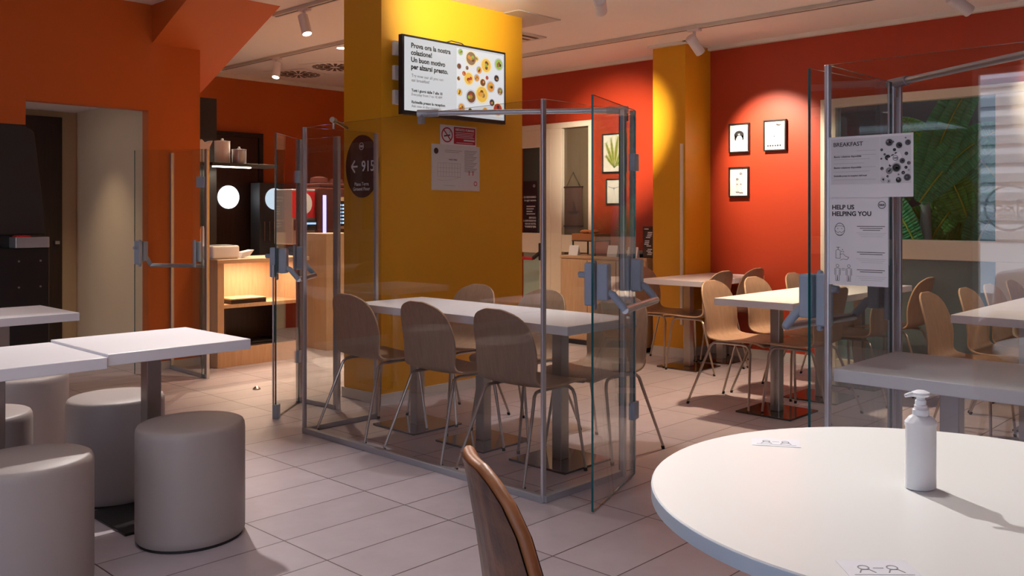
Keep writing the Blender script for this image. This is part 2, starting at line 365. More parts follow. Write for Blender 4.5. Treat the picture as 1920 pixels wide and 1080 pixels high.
MB().tube([(XW-.03, 6.64, .9), (XW-.11, 6.70, .82)], .02).box(XW-.07, XW-.03, 6.585, 6.655, .80, .99).build('push_bar_bracket', 'blackmatte', dd, bevel=.006)
t_ = thing('notice_board', 'black notice with white text stuck on the glazed door left of the pale frame', 'notice', (XW+.015, 6.955, 1.39), FX)
MB().box(0, .205, -.29, .29, 0, .004).build('panel', 'signblack', t_)
for i, s_ in enumerate(['SCELTA DI RISPARMIO', 'in ogni camera']): text(t_, s_, .195, .10-.035*i, .03, 'paper', z=.005, bold=.0008, align='RIGHT')
q = MB()
for i in range(4): q.box(.05, .18-.02*(i % 3), .0-.028*i, .012-.028*i, .004, .005)
for i in range(5): q.box(.02, .18-.02*(i % 3), -.22-.02*0-.0-.0*i + -.0, -.212, .004, .005) if i == 0 else None
q.ring(.165, .235, .010, .015, .004); q.build('small_print', 'papergrey', t_)
for i in range(4): text(t_, ['SERVIZIO', 'A DISPOSIZIONE', 'H24 IN HOTEL', 'E SNACK BAR'][i], .195, -.13-.034*i, .026, 'paper', z=.005, bold=.0008, align='RIGHT')
t_ = thing('wall_banner', 'hanging cloth banner with a ship, colour darkened as if behind the bronze side pane', 'banner', (XW+.005, 6.33, 1.43), FX)
MB().box(0, .24, -.25, .17, 0, .006).build('cloth', 'bannerdim', t_)
for z_ in (.17, -.25): MB().tube([(-.01, z_, .006), (.25, z_, .006)], .008).build('rod', 'darkwood', t_)
MB().tube([(.02, .17, .006), (.12, .33, .006), (.22, .17, .006)], .003).build('cord', 'darkwood', t_)
MB().prism([(.06, -.12), (.17, -.12), (.2, -.09), (.04, -.09)], .007, .008).prism([(.12, -.085), (.16, -.085), (.12, .02)], .007, .008).build('ship_print', 'darkwood', t_)

# ---------------------------------------------------------------- tables
def square_table(loc, label, group, wx=.6, wy=.6, top='tablewhite', base='mirrorsteel', post='steel', z=.757, th=.045):
    t_ = thing('cafe_table', label, 'table', (loc[0], loc[1], 0), group=group)
    MB().box(-wx/2, wx/2, -wy/2, wy/2, z-th, z).build('table_top', top, t_, bevel=.003)
    MB().box(-.032, .032, -.032, .032, .012, z-th).build('post', post, t_, bevel=.003)
    MB().box(-.195, .195, -.195, .195, 0, .012).build('base_plate', base, t_, bevel=.003)
    return t_
L1 = [square_table((3.635, 2.825+.29+.582*i), lb, 'white tables inside the glass enclosure', .57, .578) for i, lb in enumerate([
    'white square table nearest the corner post inside the glass enclosure', 'white square table in the middle of the three inside the glass enclosure',
    'white square table closest to the big yellow pillar inside the glass enclosure'])]
square_table((1.752, 3.84), 'white table with a black foot plate nearest in the left foreground row', 'left foreground tables', .615, .60, base='blackmetal', z=.76)
square_table((1.13, 3.825), 'white table running out of the left picture edge, joined to its right neighbour', 'left foreground tables', .615, .60, base='blackmetal', z=.752)
square_table((1.665, 5.505), 'white table behind the foreground row, before the black machine', 'left foreground tables', .61, .60, base='blackmetal', z=.757)
for i, lb in enumerate(['white table in front of the red wall, nearest its open end', 'white table second along the row below the framed portraits', 'white table of the portraits row closest to the red wall']):
    square_table((5.18+.33+.66*i, 2.845), lb, 'white tables in the row below the portraits', .655, .55, base='mirrorsteel')
for i, lb in enumerate(['white table beside the narrow yellow pillar, outer one', 'white table beside the narrow yellow pillar, against the red wall']):
    square_table((6.36+.265+.53*i, 4.235), lb, 'white tables by the narrow yellow pillar', .525, .57)
for i, lb in enumerate(['white table behind the right glass screen near the window, outer one', 'white table behind the right glass screen near the window, middle one', 'white table behind the right glass screen tight against the window']):
    square_table((5.2+.33+.66*i, 1.375), lb, 'white tables beyond the right glass screen', .655, .58)
square_table((3.375, 1.075), 'white table standing directly behind the right glass screen with the posters', 'tables behind the right glass screen', .57, .61)

# round table in the foreground
t_ = thing('round_table', 'large round white table in the right foreground', 'table', (1.848, .604, 0))
MB().lathe([(.553, .727), (.5608, .729), (.5608, .755), (.559, .757)], 96, m=0).build('table_top', 'roundwhite', t_, smooth=True)
MB().lathe([(.562, .7285), (.5625, .731), (.5625, .752), (.562, .7545)], 96).build('edge_band', 'tablestripe', t_, smooth=True)
MB().tube([(0, 0, .02), (0, 0, .727)], .04, 20).build('post', 'steel', t_, smooth=True)
MB().lathe([(.25, 0), (.25, .012), (.05, .025), (.04, .03)], 40).build('base', 'steel', t_, smooth=True)
def sticker(px, py, rz, label):
    s_ = thing('table_sticker', label, 'sticker', (px, py, .7575), rz)
    MB().box(-.055, .055, -.035, .035, 0, .0004).build('film', 'paper', s_)
    q = MB()
    for sx in (-.022, .022):
        q.ring(sx, .006, .007, .009, .0004, 14)
        q.stroke([(sx-.012, -.014), (sx-.006, -.002), (sx+.006, -.002), (sx+.012, -.014)], .002, .0004)
    q.stroke([(-.008, .004), (.008, .004)], .0015, .0004); q.stroke([(-.045, -.022), (.045, -.022)], .001, .0004)
    q.build('line_drawing', 'inkgrey', s_)
sticker(1.99, 1.03, R(-60), 'small worn distancing sticker near the far left rim of the round table')
sticker(1.387, .547, R(-47), 'small distancing sticker of two linked figures at the near side of the round table')

# pump bottle
t_ = thing('pump_bottle', 'frosted plastic hand gel bottle with white pump on the round table', 'bottle', (1.856, .65, .757), R(-30))
MB().lathe([(.026, 0), (.031, .003), (.031, .118), (.0305, .122), (.0325, .128), (.0325, .133), (.024, .143), (.016, .147)], 40, sx=1.0, sy=.8).build('bottle_body', 'bottle', t_, smooth=True)
MB().lathe([(.0145, .145), (.0155, .147), (.0155, .157), (.013, .159), (.012, .163), (.0125, .165), (.0105, .167), (.0105, .175), (.008, .177), (.008, .184)], 28).build('pump_collar', 'clearpump', t_, smooth=True)
MB().lathe([(.004, .181), (.014, .183), (.0175, .187), (.0165, .191), (.009, .1945), (.002, .1955)], 28).tube([(0, 0, .187), (-.02, .006, .187), (-.03, .009, .184)], [.006, .0045, .0035]).build('pump_head', 'clearpump', t_, smooth=True)

# ---------------------------------------------------------------- chairs
def shell_mesh():
    prof = [(.535,.425),(.52,.442),(.48,.452),(.40,.452),(.30,.446),(.22,.445),(.165,.452),(.135,.468),(.118,.495),(.108,.53),(.095,.60),(.080,.67),(.062,.74),(.048,.79),(.036,.82),(.030,.838)]
    hw = [.17,.20,.215,.220,.220,.215,.207,.203,.203,.205,.209,.208,.195,.168,.125,.05]
    bm = bmesh.new(); N = 12; rows = []
    for (x, z), h in zip(prof, hw):
        row = []
        for j in range(N+1):
            u = -1 + 2*j/N; y = h*sin(u*pi/2)
            back = max(0, min(1, (z-.47)/.1)); dx = .035*back*(y/.21)**2; dz = .010*(1-back)*(y/.21)**2
            row.append(bm.verts.new((x+dx, y, z+dz)))
        rows.append(row)
    for i in range(len(rows)-1):
        for j in range(N): bm.faces.new((rows[i][j], rows[i+1][j], rows[i+1][j+1], rows[i][j+1]))
    bmesh.ops.recalc_face_normals(bm, faces=bm.faces)
    me = bpy.data.meshes.new('seat_shell'); bm.to_mesh(me); bm.free()
    me.materials.append(M['oak']); me.materials.append(M['oakrim'])
    me.polygons.foreach_set('use_smooth', [True]*len(me.polygons)); return me
def make_chair(label):
    t_ = thing('dining_chair', label, 'chair')
    o = bpy.data.objects.new('seat_shell', shell_mesh()); scn.collection.objects.link(o); o.parent = t_
    s_ = o.modifiers.new('subd', 'SUBSURF'); s_.levels = 1; s_.render_levels = 1
    s_ = o.modifiers.new('solid', 'SOLIDIFY'); s_.thickness = .011; s_.offset = 0; s_.material_offset_rim = 1; s_.use_even_offset = True
    for sy in (-1, 1):
        for (xt, xf) in ((.20, .0), (.38, .465)):
            d = -1 if xf < .2 else 1
            l = MB().tube([(.29, .155*sy, .432), (xt, .157*sy, .432), (xt+.035*d, .165*sy, .428), (xt+.055*d, .172*sy, .41), (xt+.065*d, .178*sy, .38), (xf, .235*sy, .012)], [.009, .009, .009, .009, .009, .0075], 8).build('leg', 'legmetal', t_, smooth=True)
            MB().tube([(xf, .235*sy, 0), (xf+(xt-xf)*.03, .2335*sy, .018)], .0095, 8).build('foot_cap', 'rubber', l, smooth=True)
    MB().tube([(.29, -.155, .432), (.29, .155, .432)], .008, 8).build('cross_bar', 'legmetal', t_, smooth=True)
    return t_
first = None
def chair(x, y, rz, label, group):
    global first
    if first is None:
        first = make_chair(label); first['group'] = group; first.location = (x, y, 0); first.rotation_euler = (0, 0, rz); return first
    return dup(first, (x, y, 0), rz, label, group)
g = 'chairs around the enclosed table'
chair(3.11, 3.13, 0, 'oak shell chair behind the front glass, nearest the corner post', g)
chair(3.10, 3.70, 0, 'oak shell chair behind the front glass, middle of three seen from the back', g)
chair(3.11, 4.354, 0, 'oak shell chair behind the front glass, furthest left by the pillar sign', g)
chair(4.21, 3.09, pi, 'oak shell chair across the enclosed table, seen past the open glass door', g)
chair(4.23, 3.70, pi, 'oak shell chair on the far side of the enclosed table, centre one', g)
chair(4.23, 4.30, pi, 'oak shell chair on the far side of the enclosed table, before the yellow pillar', g)
g = 'chairs at the row below the portraits'
chair(5.57, 3.42, -pi/2, 'brightly lit oak shell chair standing free at the end of the portraits row', g)
chair(6.12, 3.40, -pi/2, 'oak shell chair second from the open end, portraits row far side', g)
chair(6.76, 3.40, -pi/2, 'oak shell chair nearest the red wall on the portraits row far side', g)
chair(5.62, 2.42, pi/2, 'oak shell chair on the near side of the portraits row, by the door handle', g)
chair(6.36, 2.36, pi/2, 'oak shell chair on the near side of the portraits row, second one along', g)
chair(6.98, 2.34, pi/2, 'oak shell chair on the near side of the portraits row, furthest by the window', g)
g = 'chairs at the narrow pillar tables'
chair(6.66, 4.82, -pi/2, 'oak shell chair in front of the narrow yellow pillar, back hidden', g)
chair(6.62, 3.84, pi/2, 'shaded oak shell chair seen from behind below the left portraits', g)
chair(7.16, 3.84, pi/2, 'shaded oak shell chair seen from behind, tight to the red wall', g)
g = 'chairs beyond the right glass screen'
chair(5.62, 1.98, -pi/2, 'oak shell chair with bright rim through the right glass, nearest the window table end', g)
chair(6.12, 1.92, -pi/2, 'oak shell chair through the right glass, second along the window table', g)
chair(6.55, 1.90, -pi/2, 'oak shell chair through the right glass, third along the window table', g)
chair(7.05, 1.90, -pi/2, 'oak shell chair through the right glass, beside the window frame', g)

# brown leather chair in the foreground: thick curved backrest seen almost edge on
t_ = thing('leather_chair', 'worn brown leather chair back in the centre foreground beside the round table', 'chair', (1.24, 1.268, 0), R(-32))
# local x: towards the seat front, y: across. backrest is a cupped shell
def leather_back():
    out = MB(); rim = MB(); N = 14
    zs = [.44, .51, .585, .66, .725, .775, .803, .822]
    xs = [.040, .031, .021, .010, -.001, -.010, -.016, -.021]
    hs = [.19, .195, .197, .195, .18, .15, .115, .07]
    P = lambda i, u, off: None
    g1 = []; g2 = []
    for z, x, h in zip(zs, xs, hs):
        r1 = []; r2 = []
        for j in range(N+1):
            u = -1+2*j/N; y = h*sin(u*pi/2); b_ = .055*(y/.22)**2
            r1.append((x+b_-.012, y, z)); r2.append((x+b_+.022, y*.93, z-.006))
        g1.append(r1); g2.append(r2)
    for G in (g1, g2):
        for i in range(len(zs)-1):
            for j in range(N): out.quad(G[i][j], G[i+1][j], G[i+1][j+1], G[i][j+1])
    bd1 = [r[0] for r in g1] + g1[-1][1:-1] + [r[-1] for r in g1[::-1]]; bd2 = [r[0] for r in g2] + g2[-1][1:-1] + [r[-1] for r in g2[::-1]]
    mid = [tuple((a+b)/2 for a, b in zip(p, q)) for p, q in zip(bd1, bd2)]
    rim.tube(mid, .0125, 10)
    return out, rim
o1, r1 = leather_back()
ob = o1.build('backrest', 'leather', t_, smooth=True); r1.build('lit_rim', 'leatherlit', ob, smooth=True)  # rim tube carries the painted light along the backrest edge
MB().lathe([(.19, .39), (.225, .40), (.235, .43), (.225, .455), (.19, .465)], 32, c=(.30, 0, 0)).build('seat', 'leather', t_, smooth=True)
for (a, b) in ((.13, -.16), (.13, .16), (.46, -.16), (.46, .16)):
    MB().tube([(a, b, .40), (a+(.06 if a > .2 else -.06), b*1.25, 0)], [.013, .008], 10).build('leg', 'blackmetal', t_, smooth=True)

# ---------------------------------------------------------------- stools
def stool(x, y, label, ph=.29, a=.218, b=.204):
    s_ = thing('oval_stool', label, 'stool', (x, y, 0), ph, 'grey upholstered stools around the left tables')
    h = .464
    MB().lathe([(.97, .012), (.995, .02), (1.0, .04), (1.0, h-.035), (.992, h-.018), (.965, h-.006), (.92, h-.001), (.5, h+.002), (.02, h+.002)], 64, sx=a, sy=b).build('upholstery', 'stoolgrey', s_, smooth=True)
    MB().lathe([(.955, 0), (.955, .013)], 48, sx=a, sy=b).build('plinth', 'blackmatte', s_, smooth=True)
stool(1.749, 3.47, 'taupe oval stool standing free in front of the right foreground table')
stool(1.095, 3.36, 'taupe oval stool cut by the bottom left picture corner')
stool(1.76, 4.22, 'shaded taupe oval stool behind the steel post of the foreground table')
stool(1.19, 4.26, 'taupe oval stool of which only a sliver shows at the left picture edge')
stool(1.655, 5.12, 'taupe stool behind the foreground tables, at the second row table')

# ---------------------------------------------------------------- glass screens, doors
GT = 1.825
def glass_box(x0, x1, z0, z1, th=.010, name='glass', parent=None, m='glass', gm='glassedge'):
    return MB().box(x0, x1, -th/2, th/2, z0, z1, 1, {2: 0, 4: 0}).build(name, [m, gm], parent)
def screen(p0, p1, label, posts=(1, 1), channel=True, m='glass', post_w=.022, group='glass screens', z0=.02, postm='alu'):
    dx, dy = p1[0]-p0[0], p1[1]-p0[1]; L = math.hypot(dx, dy); a = math.atan2(dy, dx)
    s_ = thing('glass_screen', label, 'glass screen', (p0[0], p0[1], 0), a, group)
    glass_box(0, L, z0, GT, parent=s_, m=m)
    if channel: MB().box(0, L, -.018, .018, 0, .03).build('floor_channel', 'greyrail', s_, bevel=.002)
    for f, x in zip(posts, (0, L)):
        if f: MB().box(x-post_w/2, x+post_w/2, -.013, .013, 0, GT).build('post', postm, s_, bevel=.003)
    return s_
def glass_door(h, e, side, label, zb=.005, bolt=False, both=False, wide=False):
    dx, dy = e[0]-h[0], e[1]-h[1]; L = math.hypot(dx, dy); a = math.atan2(dy, dx)
    s_ = thing('glass_door', label, 'glass door', (h[0], h[1], 0), a, 'open glass door leaves')
    glass_box(.012, L, zb, GT, .010, parent=s_)
    for z in (.28, 1.52): MB().box(-.02, .055, -.016, .016, z, z+.085).build('hinge', 'greyplastic', s_, bevel=.003)
    o = .13*side
    for x in (.075, L-.055):
        lb = MB().box(x-.03, x+.03, min(.008*side, .06*side), max(.008*side, .06*side), .925, 1.085).box(x-.012, x+.012, min(-.02*side, 0.0), max(-.02*side, 0), .88, 1.10).build('push_bar_bracket', 'greyplastic', s_, bevel=.008)
        MB().tube([(x, .05*side, .96), (x, .075*side, .95), (x, .115*side, .905), (x, o, .885)], [.016, .017, .017, .015], 12).build('push_arm', 'greyplastic', lb, smooth=True)
    MB().box(L-.08, L-.03, min(-.05*side, -.006*side), max(-.05*side, -.006*side), .90, 1.09).tube([(L-.055, -.04*side, 1.035), (L-.055, -.085*side, 1.035)], .014).build('door_lock', 'greyplastic', s_, bevel=.006)
    MB().tube([(.075, o, .885), (L-.055, o, .885)], .0165, 16).build('push_bar', 'alu', s_, smooth=True)
    if bolt: MB().box(L-.035, L+.01, -.02, .02, .0, .09).build('floor_bolt', 'greyplastic', s_, bevel=.004); MB().tube([(L+.004, -.014*side, .09), (L+.004, -.014*side, .98)], .007).build('bolt_rod', 'alu', s_)
    return s_
G = 3.05
screen((G, 4.63), (G, 2.715), 'long front glass screen of the central enclosure between two slim posts', (1, 1), post_w=.014, m='glassdark')
screen((G, 2.715), (3.62, 2.715), 'short right end glass screen of the central enclosure', (0, 0))
screen((3.63, 2.70), (3.71, 2.70), 'narrow hinge side glass strip with dark post, right end of the central enclosure', (1, 1), channel=False, post_w=.022)
screen((G, 4.63), (3.586, 4.63), 'left end glass screen of the central enclosure, in front of the black round sign', (0, 1))
screen((3.53, 5.42), (3.56, 5.02), 'narrow framed glass side panel left of the central enclosure', (1, 1), post_w=.05)
screen((3.52, 6.72), (3.535, 7.36), 'fixed glass side panel before the orange wall end, left passage', (1, 1), post_w=.04)
glass_door((3.70, 2.68), (3.088, 2.463), 1, 'open glass door leaf at the right end of the central enclosure')
glass_door((3.515, 5.40), (3.123, 5.066), 1, 'narrow open glass door leaf left of the central enclosure with floor bolt', bolt=True)
glass_door((3.50, 6.74), (3.195, 7.30), -1, 'open glass door leaf with long push bar in front of the orange wall')
screen((G, 1.382), (G, -.9), 'glass screen right foreground carrying the two paper notices', (1, 0), post_w=.016, m='glassfront')
screen((G, 1.382), (3.62, 1.382), 'short return glass screen at the right enclosure, leading to its dark post', (0, 0))
screen((3.65, 1.39), (3.72, 1.39), 'narrow hinge side strip with post at the right enclosure', (1, 1), channel=False, post_w=.022)
glass_door((3.71, 1.405), (3.075, 1.462), -1, 'open glass door leaf with grey lock beside the papers')
def bar(p0, p1, label):
    s_ = thing('support_bar', label, 'support bar', (p0[0], p0[1], 1.80))
    v = Vector((p1[0]-p0[0], p1[1]-p0[1], 0))
    MB().tube([(0, 0, .025), tuple(v+Vector((0, 0, .025)))], .0135, 16).build('tube', 'alu', s_, smooth=True)
    u = v.normalized()
    for p, sg in ((Vector((0, 0, 0)), 1), (v, -1)):
        MB().tube([tuple(p+Vector((0, 0, .025))-u*.02*sg), tuple(p+u*.09*sg+Vector((0, 0, .025)))], .019, 14).box(p.x-.012, p.x+.012, p.y-.016, p.y+.016, -.03, .025).build('clamp', 'greyrail', s_, smooth=True)
bar((3.05, 3.56), (3.66, 2.715), 'round aluminium support bar across the top of the central enclosure')
bar((3.66, 1.39), (3.05, .45), 'round aluminium support bar across the top of the right glass screen')
sbp = thing('pipe_stub', 'short chrome bar sticking out at the left edge of the big pillar', 'bar', (3.85, 5.30, 1.92))
MB().tube([(.0, .0, 0), (-.15, -.06, .035)], .011, 12).build('rod', 'steel', sbp, smooth=True); MB().tube([(-.15, -.06, .035), (-.185, -.075, .042)], .02, 14).tube([(-.165, -.066, .038), (-.165, -.066, -.02)], .009).build('end_cap', 'alu', sbp, smooth=True)

# ---------------------------------------------------------------- paper notices on the right glass
def food_picture(parent, x0, x1, y0, y1, mats, seed, z=.0012, name='food_picture', back=0):
    rnd = random.Random(seed); q = MB(); q.box(x0, x1, y0, y1, z-.0004, z, back); W = x1-x0; H = y1-y0
    spots = [(.3,.87,.115),(.62,.80,.10),(.05,.72,.09),(.47,.71,.05),(.25,.55,.09),(.42,.58,.05),(.55,.52,.055),(.72,.47,.075),(.06,.32,.11),(.3,.27,.09),(.53,.33,.12),(.93,.42,.07),(.75,.22,.05),(.88,.12,.13),(.1,.08,.08),(.28,.05,.07),(.6,.07,.09),(.85,.62,.05),(.04,.53,.03),(.9,.85,.09),(.15,.62,.035),(.42,.88,.035)]
    for _ in range(60):
        c_ = (rnd.uniform(.04, .96), rnd.uniform(.04, .96), rnd.uniform(.025, .05))
        if all(math.hypot(c_[0]-a[0], (c_[1]-a[1])*H/W) > c_[2]*1.2+a[2]*1.2 for a in spots): spots.append(c_)
    for (u, v, r) in spots:
        x = x0+u*W; y = y0+v*H; r *= W*1.25
        if x-r < x0 or x+r > x1 or y-r < y0 or y+r > y1: r = min(r, x-x0, x1-x, y-y0, y1-y)
        if r < W*.012: continue
        q.disc(x, y, r, z, 18, rnd.choice([1, 1, 2]), h=.0003); q.disc(x, y, r*.8, z+.0003, 16, rnd.randrange(3, len(mats)), h=.0003)
        for _ in range(5):
            a = rnd.random()*6.28; d = r*.45*rnd.random(); q.disc(x+d*cos(a), y+d*sin(a), r*.25, z+.0006, 8, rnd.randrange(3, len(mats)), h=.0003)
    return q.build(name, mats, parent)
def logo(parent, x, y, r, m='ink', z=.001, name='round_logo', hollow=True, mirror=False):
    q = MB(); q.ring(x, y, r*.84, r, z); o = q.build(name, m, parent)
    text(parent, 'B&B', x, y-r*.26, r*.8, m, z=z, align='CENTER', bold=r*.02, mirror=mirror)
    return o
gm = ['papergrey', 'g_lt', 'g_mid', 'g_dark', 'g_mid', 'g_lt', 'g_bk', 'g_dark']
# y positions follow from the glass plane; this sheet hangs on the camera side of the glass
p1 = thing('paper_notice', 'landscape breakfast notice with greyscale food photo taped to the right glass', 'notice', (G-.0085, 1.376, 1.465), FX)
W1, H1 = .288, .21
MB().box(0, W1, -H1/2, H1/2, 0, .0006).build('sheet', 'paper', p1)
MB().box(.01, W1*.62, -H1/2+.045, H1/2-.008, .0006, .0009).build('text_panel', 'papergrey', p1)
text(p1, 'BREAKFAST', .018, H1/2-.034, .020, bold=.0002, z=.0014)
q = MB(); y = H1/2-.058
q.box(.10, .165, y+.006, y+.0075, .0009, .001)
for i in range(7):
    q.box(.02, .165-.02*((i*7) % 3), y-.008-.014*i, y-.0065-.014*i, .0009, .001)
q.build('small_print', 'inklight', p1)
text(p1, 'Buono colazione disponibile', .02, H1/2-.072, .0085, bold=.0002); text(p1, 'Buono colazione disponibile', .02, H1/2-.110, .0085, bold=.0002); text(p1, 'Richiedila presso la reception dell hotel', .02, H1/2-.138, .0072, bold=.0002)
food_picture(p1, .180, .281, -H1/2+.045, H1/2-.008, gm, 3)
qd = MB().prism([(.205, .022), (.245, .045), (.253, .026), (.215, .0)], .0025, .003).build('photo_card', 'paper', p1); 
logo(p1, .231, .024, .009, z=.0032)
p2 = thing('paper_notice', 'portrait hygiene notice headed help us taped below the breakfast notice', 'notice', (G-.0065, 1.376, 1.210), FX)
W2, H2 = .206, .303
MB().box(0, W2, -H2/2, H2/2, 0, .0006).build('sheet', 'paper', p2)
text(p2, 'HELP US\nHELPING YOU', .012, H2/2-.042, .0215, bold=.0006, sp=1.05)
logo(p2, .185, H2/2-.028, .013)
q = MB()
# masked face
q.ring(.040, .040, .0165, .018, .0007, 24, ry=1.25); q.stroke([(.024, .036), (.034, .028), (.040, .033), (.046, .028), (.056, .036)], .0012, .0007)
q.stroke([(.024, .048), (.032, .052), (.048, .052), (.056, .048)], .0012, .0007); q.stroke([(.031, .022), (.049, .022)], .0012, .0007); q.disc(.033, .043, .0015, .0007, 8); q.disc(.047, .043, .0015, .0007, 8)
# pump and hand
q.stroke([(.026, -.060), (.026, -.034), (.031, -.030), (.037, -.030), (.042, -.034), (.042, -.060), (.026, -.060)], .0012, .0007)
q.stroke([(.028, -.022), (.040, -.022)], .0015, .0007); q.stroke([(.034, -.030), (.034, -.022)], .0015, .0007)
q.stroke([(.040, -.046), (.052, -.044), (.060, -.052), (.072, -.056), (.066, -.064), (.052, -.062), (.042, -.066)], .0012, .0007)
for d in ((.047, -.036), (.050, -.030), (.053, -.037)): q.disc(d[0], d[1], .0016, .0007, 8)
# two persons
for x in (.032, .072):
    q.ring(x, -.086, .0045, .0056, .0007, 14); q.stroke([(x-.010, -.118), (x-.010, -.096), (x, -.093), (x+.010, -.096), (x+.010, -.118)], .0012, .0007)
    q.stroke([(x-.006, -.098), (x-.006, -.138), (x-.001, -.138), (x, -.118), (x+.001, -.138), (x+.006, -.138), (x+.006, -.098)], .0012, .0007)
q.stroke([(.046, -.095), (.058, -.095)], .0012, .0007); q.stroke([(.058, -.100), (.046, -.100)], .0012, .0007)
q.build('pictograms', 'ink', p2)
q = MB(); q2 = MB()
for yc in (.040, -.048, -.108):
    for i in range(2 if yc < 0 else 3): q2.box(.10+.01*i, .195-.008*i, yc+.010-.0065*i, yc+.012-.0065*i, .0007, .0008)
    for i in range(3): q.box(.098+.008*i, .20-.006*i, yc-.012-.006*i, yc-.011-.006*i, .0007, .0008)
q.build('small_print', 'inklight', p2); q2.build('small_print', 'ink', p2)

# ---------------------------------------------------------------- pillar things
Yp = 4.912
tv = thing('television', 'wall mounted screen showing a breakfast advert on the big yellow pillar', 'television', (3.907, Yp-.142, 1.985), FY)
TW, TH = 1.008, .545
MB().box(0, TW, 0, TH, -.03, .012).box(.25, .75, .12, .42, -.125, -.03).build('housing', 'black', tv, bevel=.004)
MB().box(.018, TW-.018, .028, TH-.016, .012, .0135).build('screen', 'screen', tv)
text(tv, 'Prova ora la nostra\ncolazione!\nUn buon motivo\nper alzarsi presto.', .075, TH-.085, .047, bold=.0016, z=.0148, sp=1.03)
text(tv, 'Try now our all you can\neat breakfast!', .08, TH-.285, .030, 'inkgrey', z=.0142, sp=1.05)
text(tv, 'Tutti i giorni dalle 7 alle 10', .08, TH-.385, .026, bold=.0008, z=.0142); text(tv, 'Everyday from 7 to 10 AM', .08, TH-.412, .026, 'inkgrey', z=.0142)
text(tv, 'Richiedila presso la reception', .08, TH-.465, .026, bold=.0008, z=.0142); text(tv, 'Ask now at the reception', .08, TH-.492, .026, 'inkgrey', z=.0142)
food_picture(tv, .50, TW-.03, .05, TH-.03, ['f_wht', 'f_plate', 'f_cream', 'f_yel', 'f_org', 'f_brn', 'f_red', 'f_grn', 'f_dark', 'f_wood', 'f_brn'], 11, z=.0142)
MB().tube([(.42, TH, -.01), (.48, TH+.02, -.02), (.58, TH+.015, -.02), (.64, TH-.01, -.02)], .004).build('cable', 'blackmatte', tv)
for i, z in enumerate((2.44, 2.27, 2.10)):
    s_ = thing('switch_box', ['top', 'middle', 'lowest'][i] + ' of three white boxes mounted left of the television', 'switch box', (3.942, Yp-.001, z-.035), FY, 'white boxes beside the television')
    MB().box(0, .09, 0, .10, 0, .03).build('cover', 'white', s_, bevel=.004); MB().box(.02, .07, .03, .075, .03, .033).build('switch_plate', 'paper', s_, bevel=.002)
sg = thing('no_smoking_sign', 'small red and white no smoking sign under the television', 'sign', (4.385, Yp-.001, 1.815), FY)
MB().box(0, .365, 0, .145, 0, .003).build('plate', 'paper', sg, bevel=.001)
MB().box(.135, .355, .01, .135, .003, .0036).build('red_panel', 'redsign', sg)
q = MB(); q.ring(.068, .072, .046, .056, .0032, 28); q.stroke([(.034, .108), (.102, .036)], .010, .0036); q.build('prohibition_ring', 'redsign', sg)
MB().stroke([(.038, .062), (.098, .072)], .010, .0031).stroke([(.09, .085), (.1, .095), (.092, .105)], .003, .0031).build('cigarette', 'ink', sg)
text(sg, 'VIETATO FUMARE', .245, .108, .024, 'paper', z=.0038, align='CENTER', bold=.0006)
q = MB(); [q.box(.15+.005*(i % 2), .34-.006*(i % 3), .093-.012*i, .097-.012*i, .0037, .0039) for i in range(4)]; q.box(.235, .345, .035, .046, .0037, .0039); q.box(.16, .33, .018, .022, .0037, .0039); q.build('small_print', 'papergrey', sg)
pl = thing('evacuation_plan', 'large pale floor plan sheet mounted on the yellow pillar below the no smoking sign', 'sign', (4.30, Yp-.001, 1.48), FY)
MB().box(0, .485, 0, .335, 0, .004).build('sheet', 'papergrey', pl, bevel=.001)
MB().disc(.045, .285, .022, .0042, 24).build('round_logo', 'ink', pl)
q = MB()
for i in range(9): x = .06+.028*i; q.stroke([(x, .10), (x, .20)], .0014, .0042)
for y in (.10, .135, .165, .20): q.stroke([(.06, y), (.285, y)], .0014, .0042)
q.stroke([(.06, .08), (.10, .07), (.16, .075), (.285, .10)], .0012, .0042); q.stroke([(.12, .035), (.23, .035)], .002, .0042)
for i in range(15): q.box(.325, .455-.012*(i*5 % 4), .295-.011*i, .299-.011*i, .0042, .0044)
for i in range(2): q.box(.13, .30-.03*i, .292-.012*i, .295-.012*i, .0042, .0044)
q.build('plan_drawing', 'inkgrey', pl)
text(pl, 'PIANO TERRA', .17, .222, .013, bold=.0003, z=.0043)
MB().ring(.44, .055, .012, .018, .0042).box(.37, .378, .115, .15, .0042, .0045).box(.41, .418, .115, .15, .0042, .0045).build('red_marks', 'redsign', pl)
rs = thing('room_sign', 'black oval sign with white arrow and number on the narrow face of the big pillar', 'sign', (3.849, 5.118, 1.64), FX)
pts = [(.185*cos(2*pi*k/48), .22*sin(2*pi*k/48)) for k in range(48)]
MB().prism(pts, 0, .012).build('plate', 'signblack', rs, bevel=.002)
text(rs, '915', .0, -.035, .105, 'paper', z=.0125, bold=.0012, sx=.95)
MB().stroke([(-.115, 0), (-.045, 0)], .013, .0125).stroke([(-.075, .042), (-.115, 0), (-.075, -.042)], .013, .0129).build('arrow', 'paper', rs)
text(rs, 'Piano Terra\nGround Floor', 0, -.135, .034, 'paper', z=.0125, align='CENTER', bold=.0005)
logo(rs, 0, .14, .026, 'paper', z=.0125)

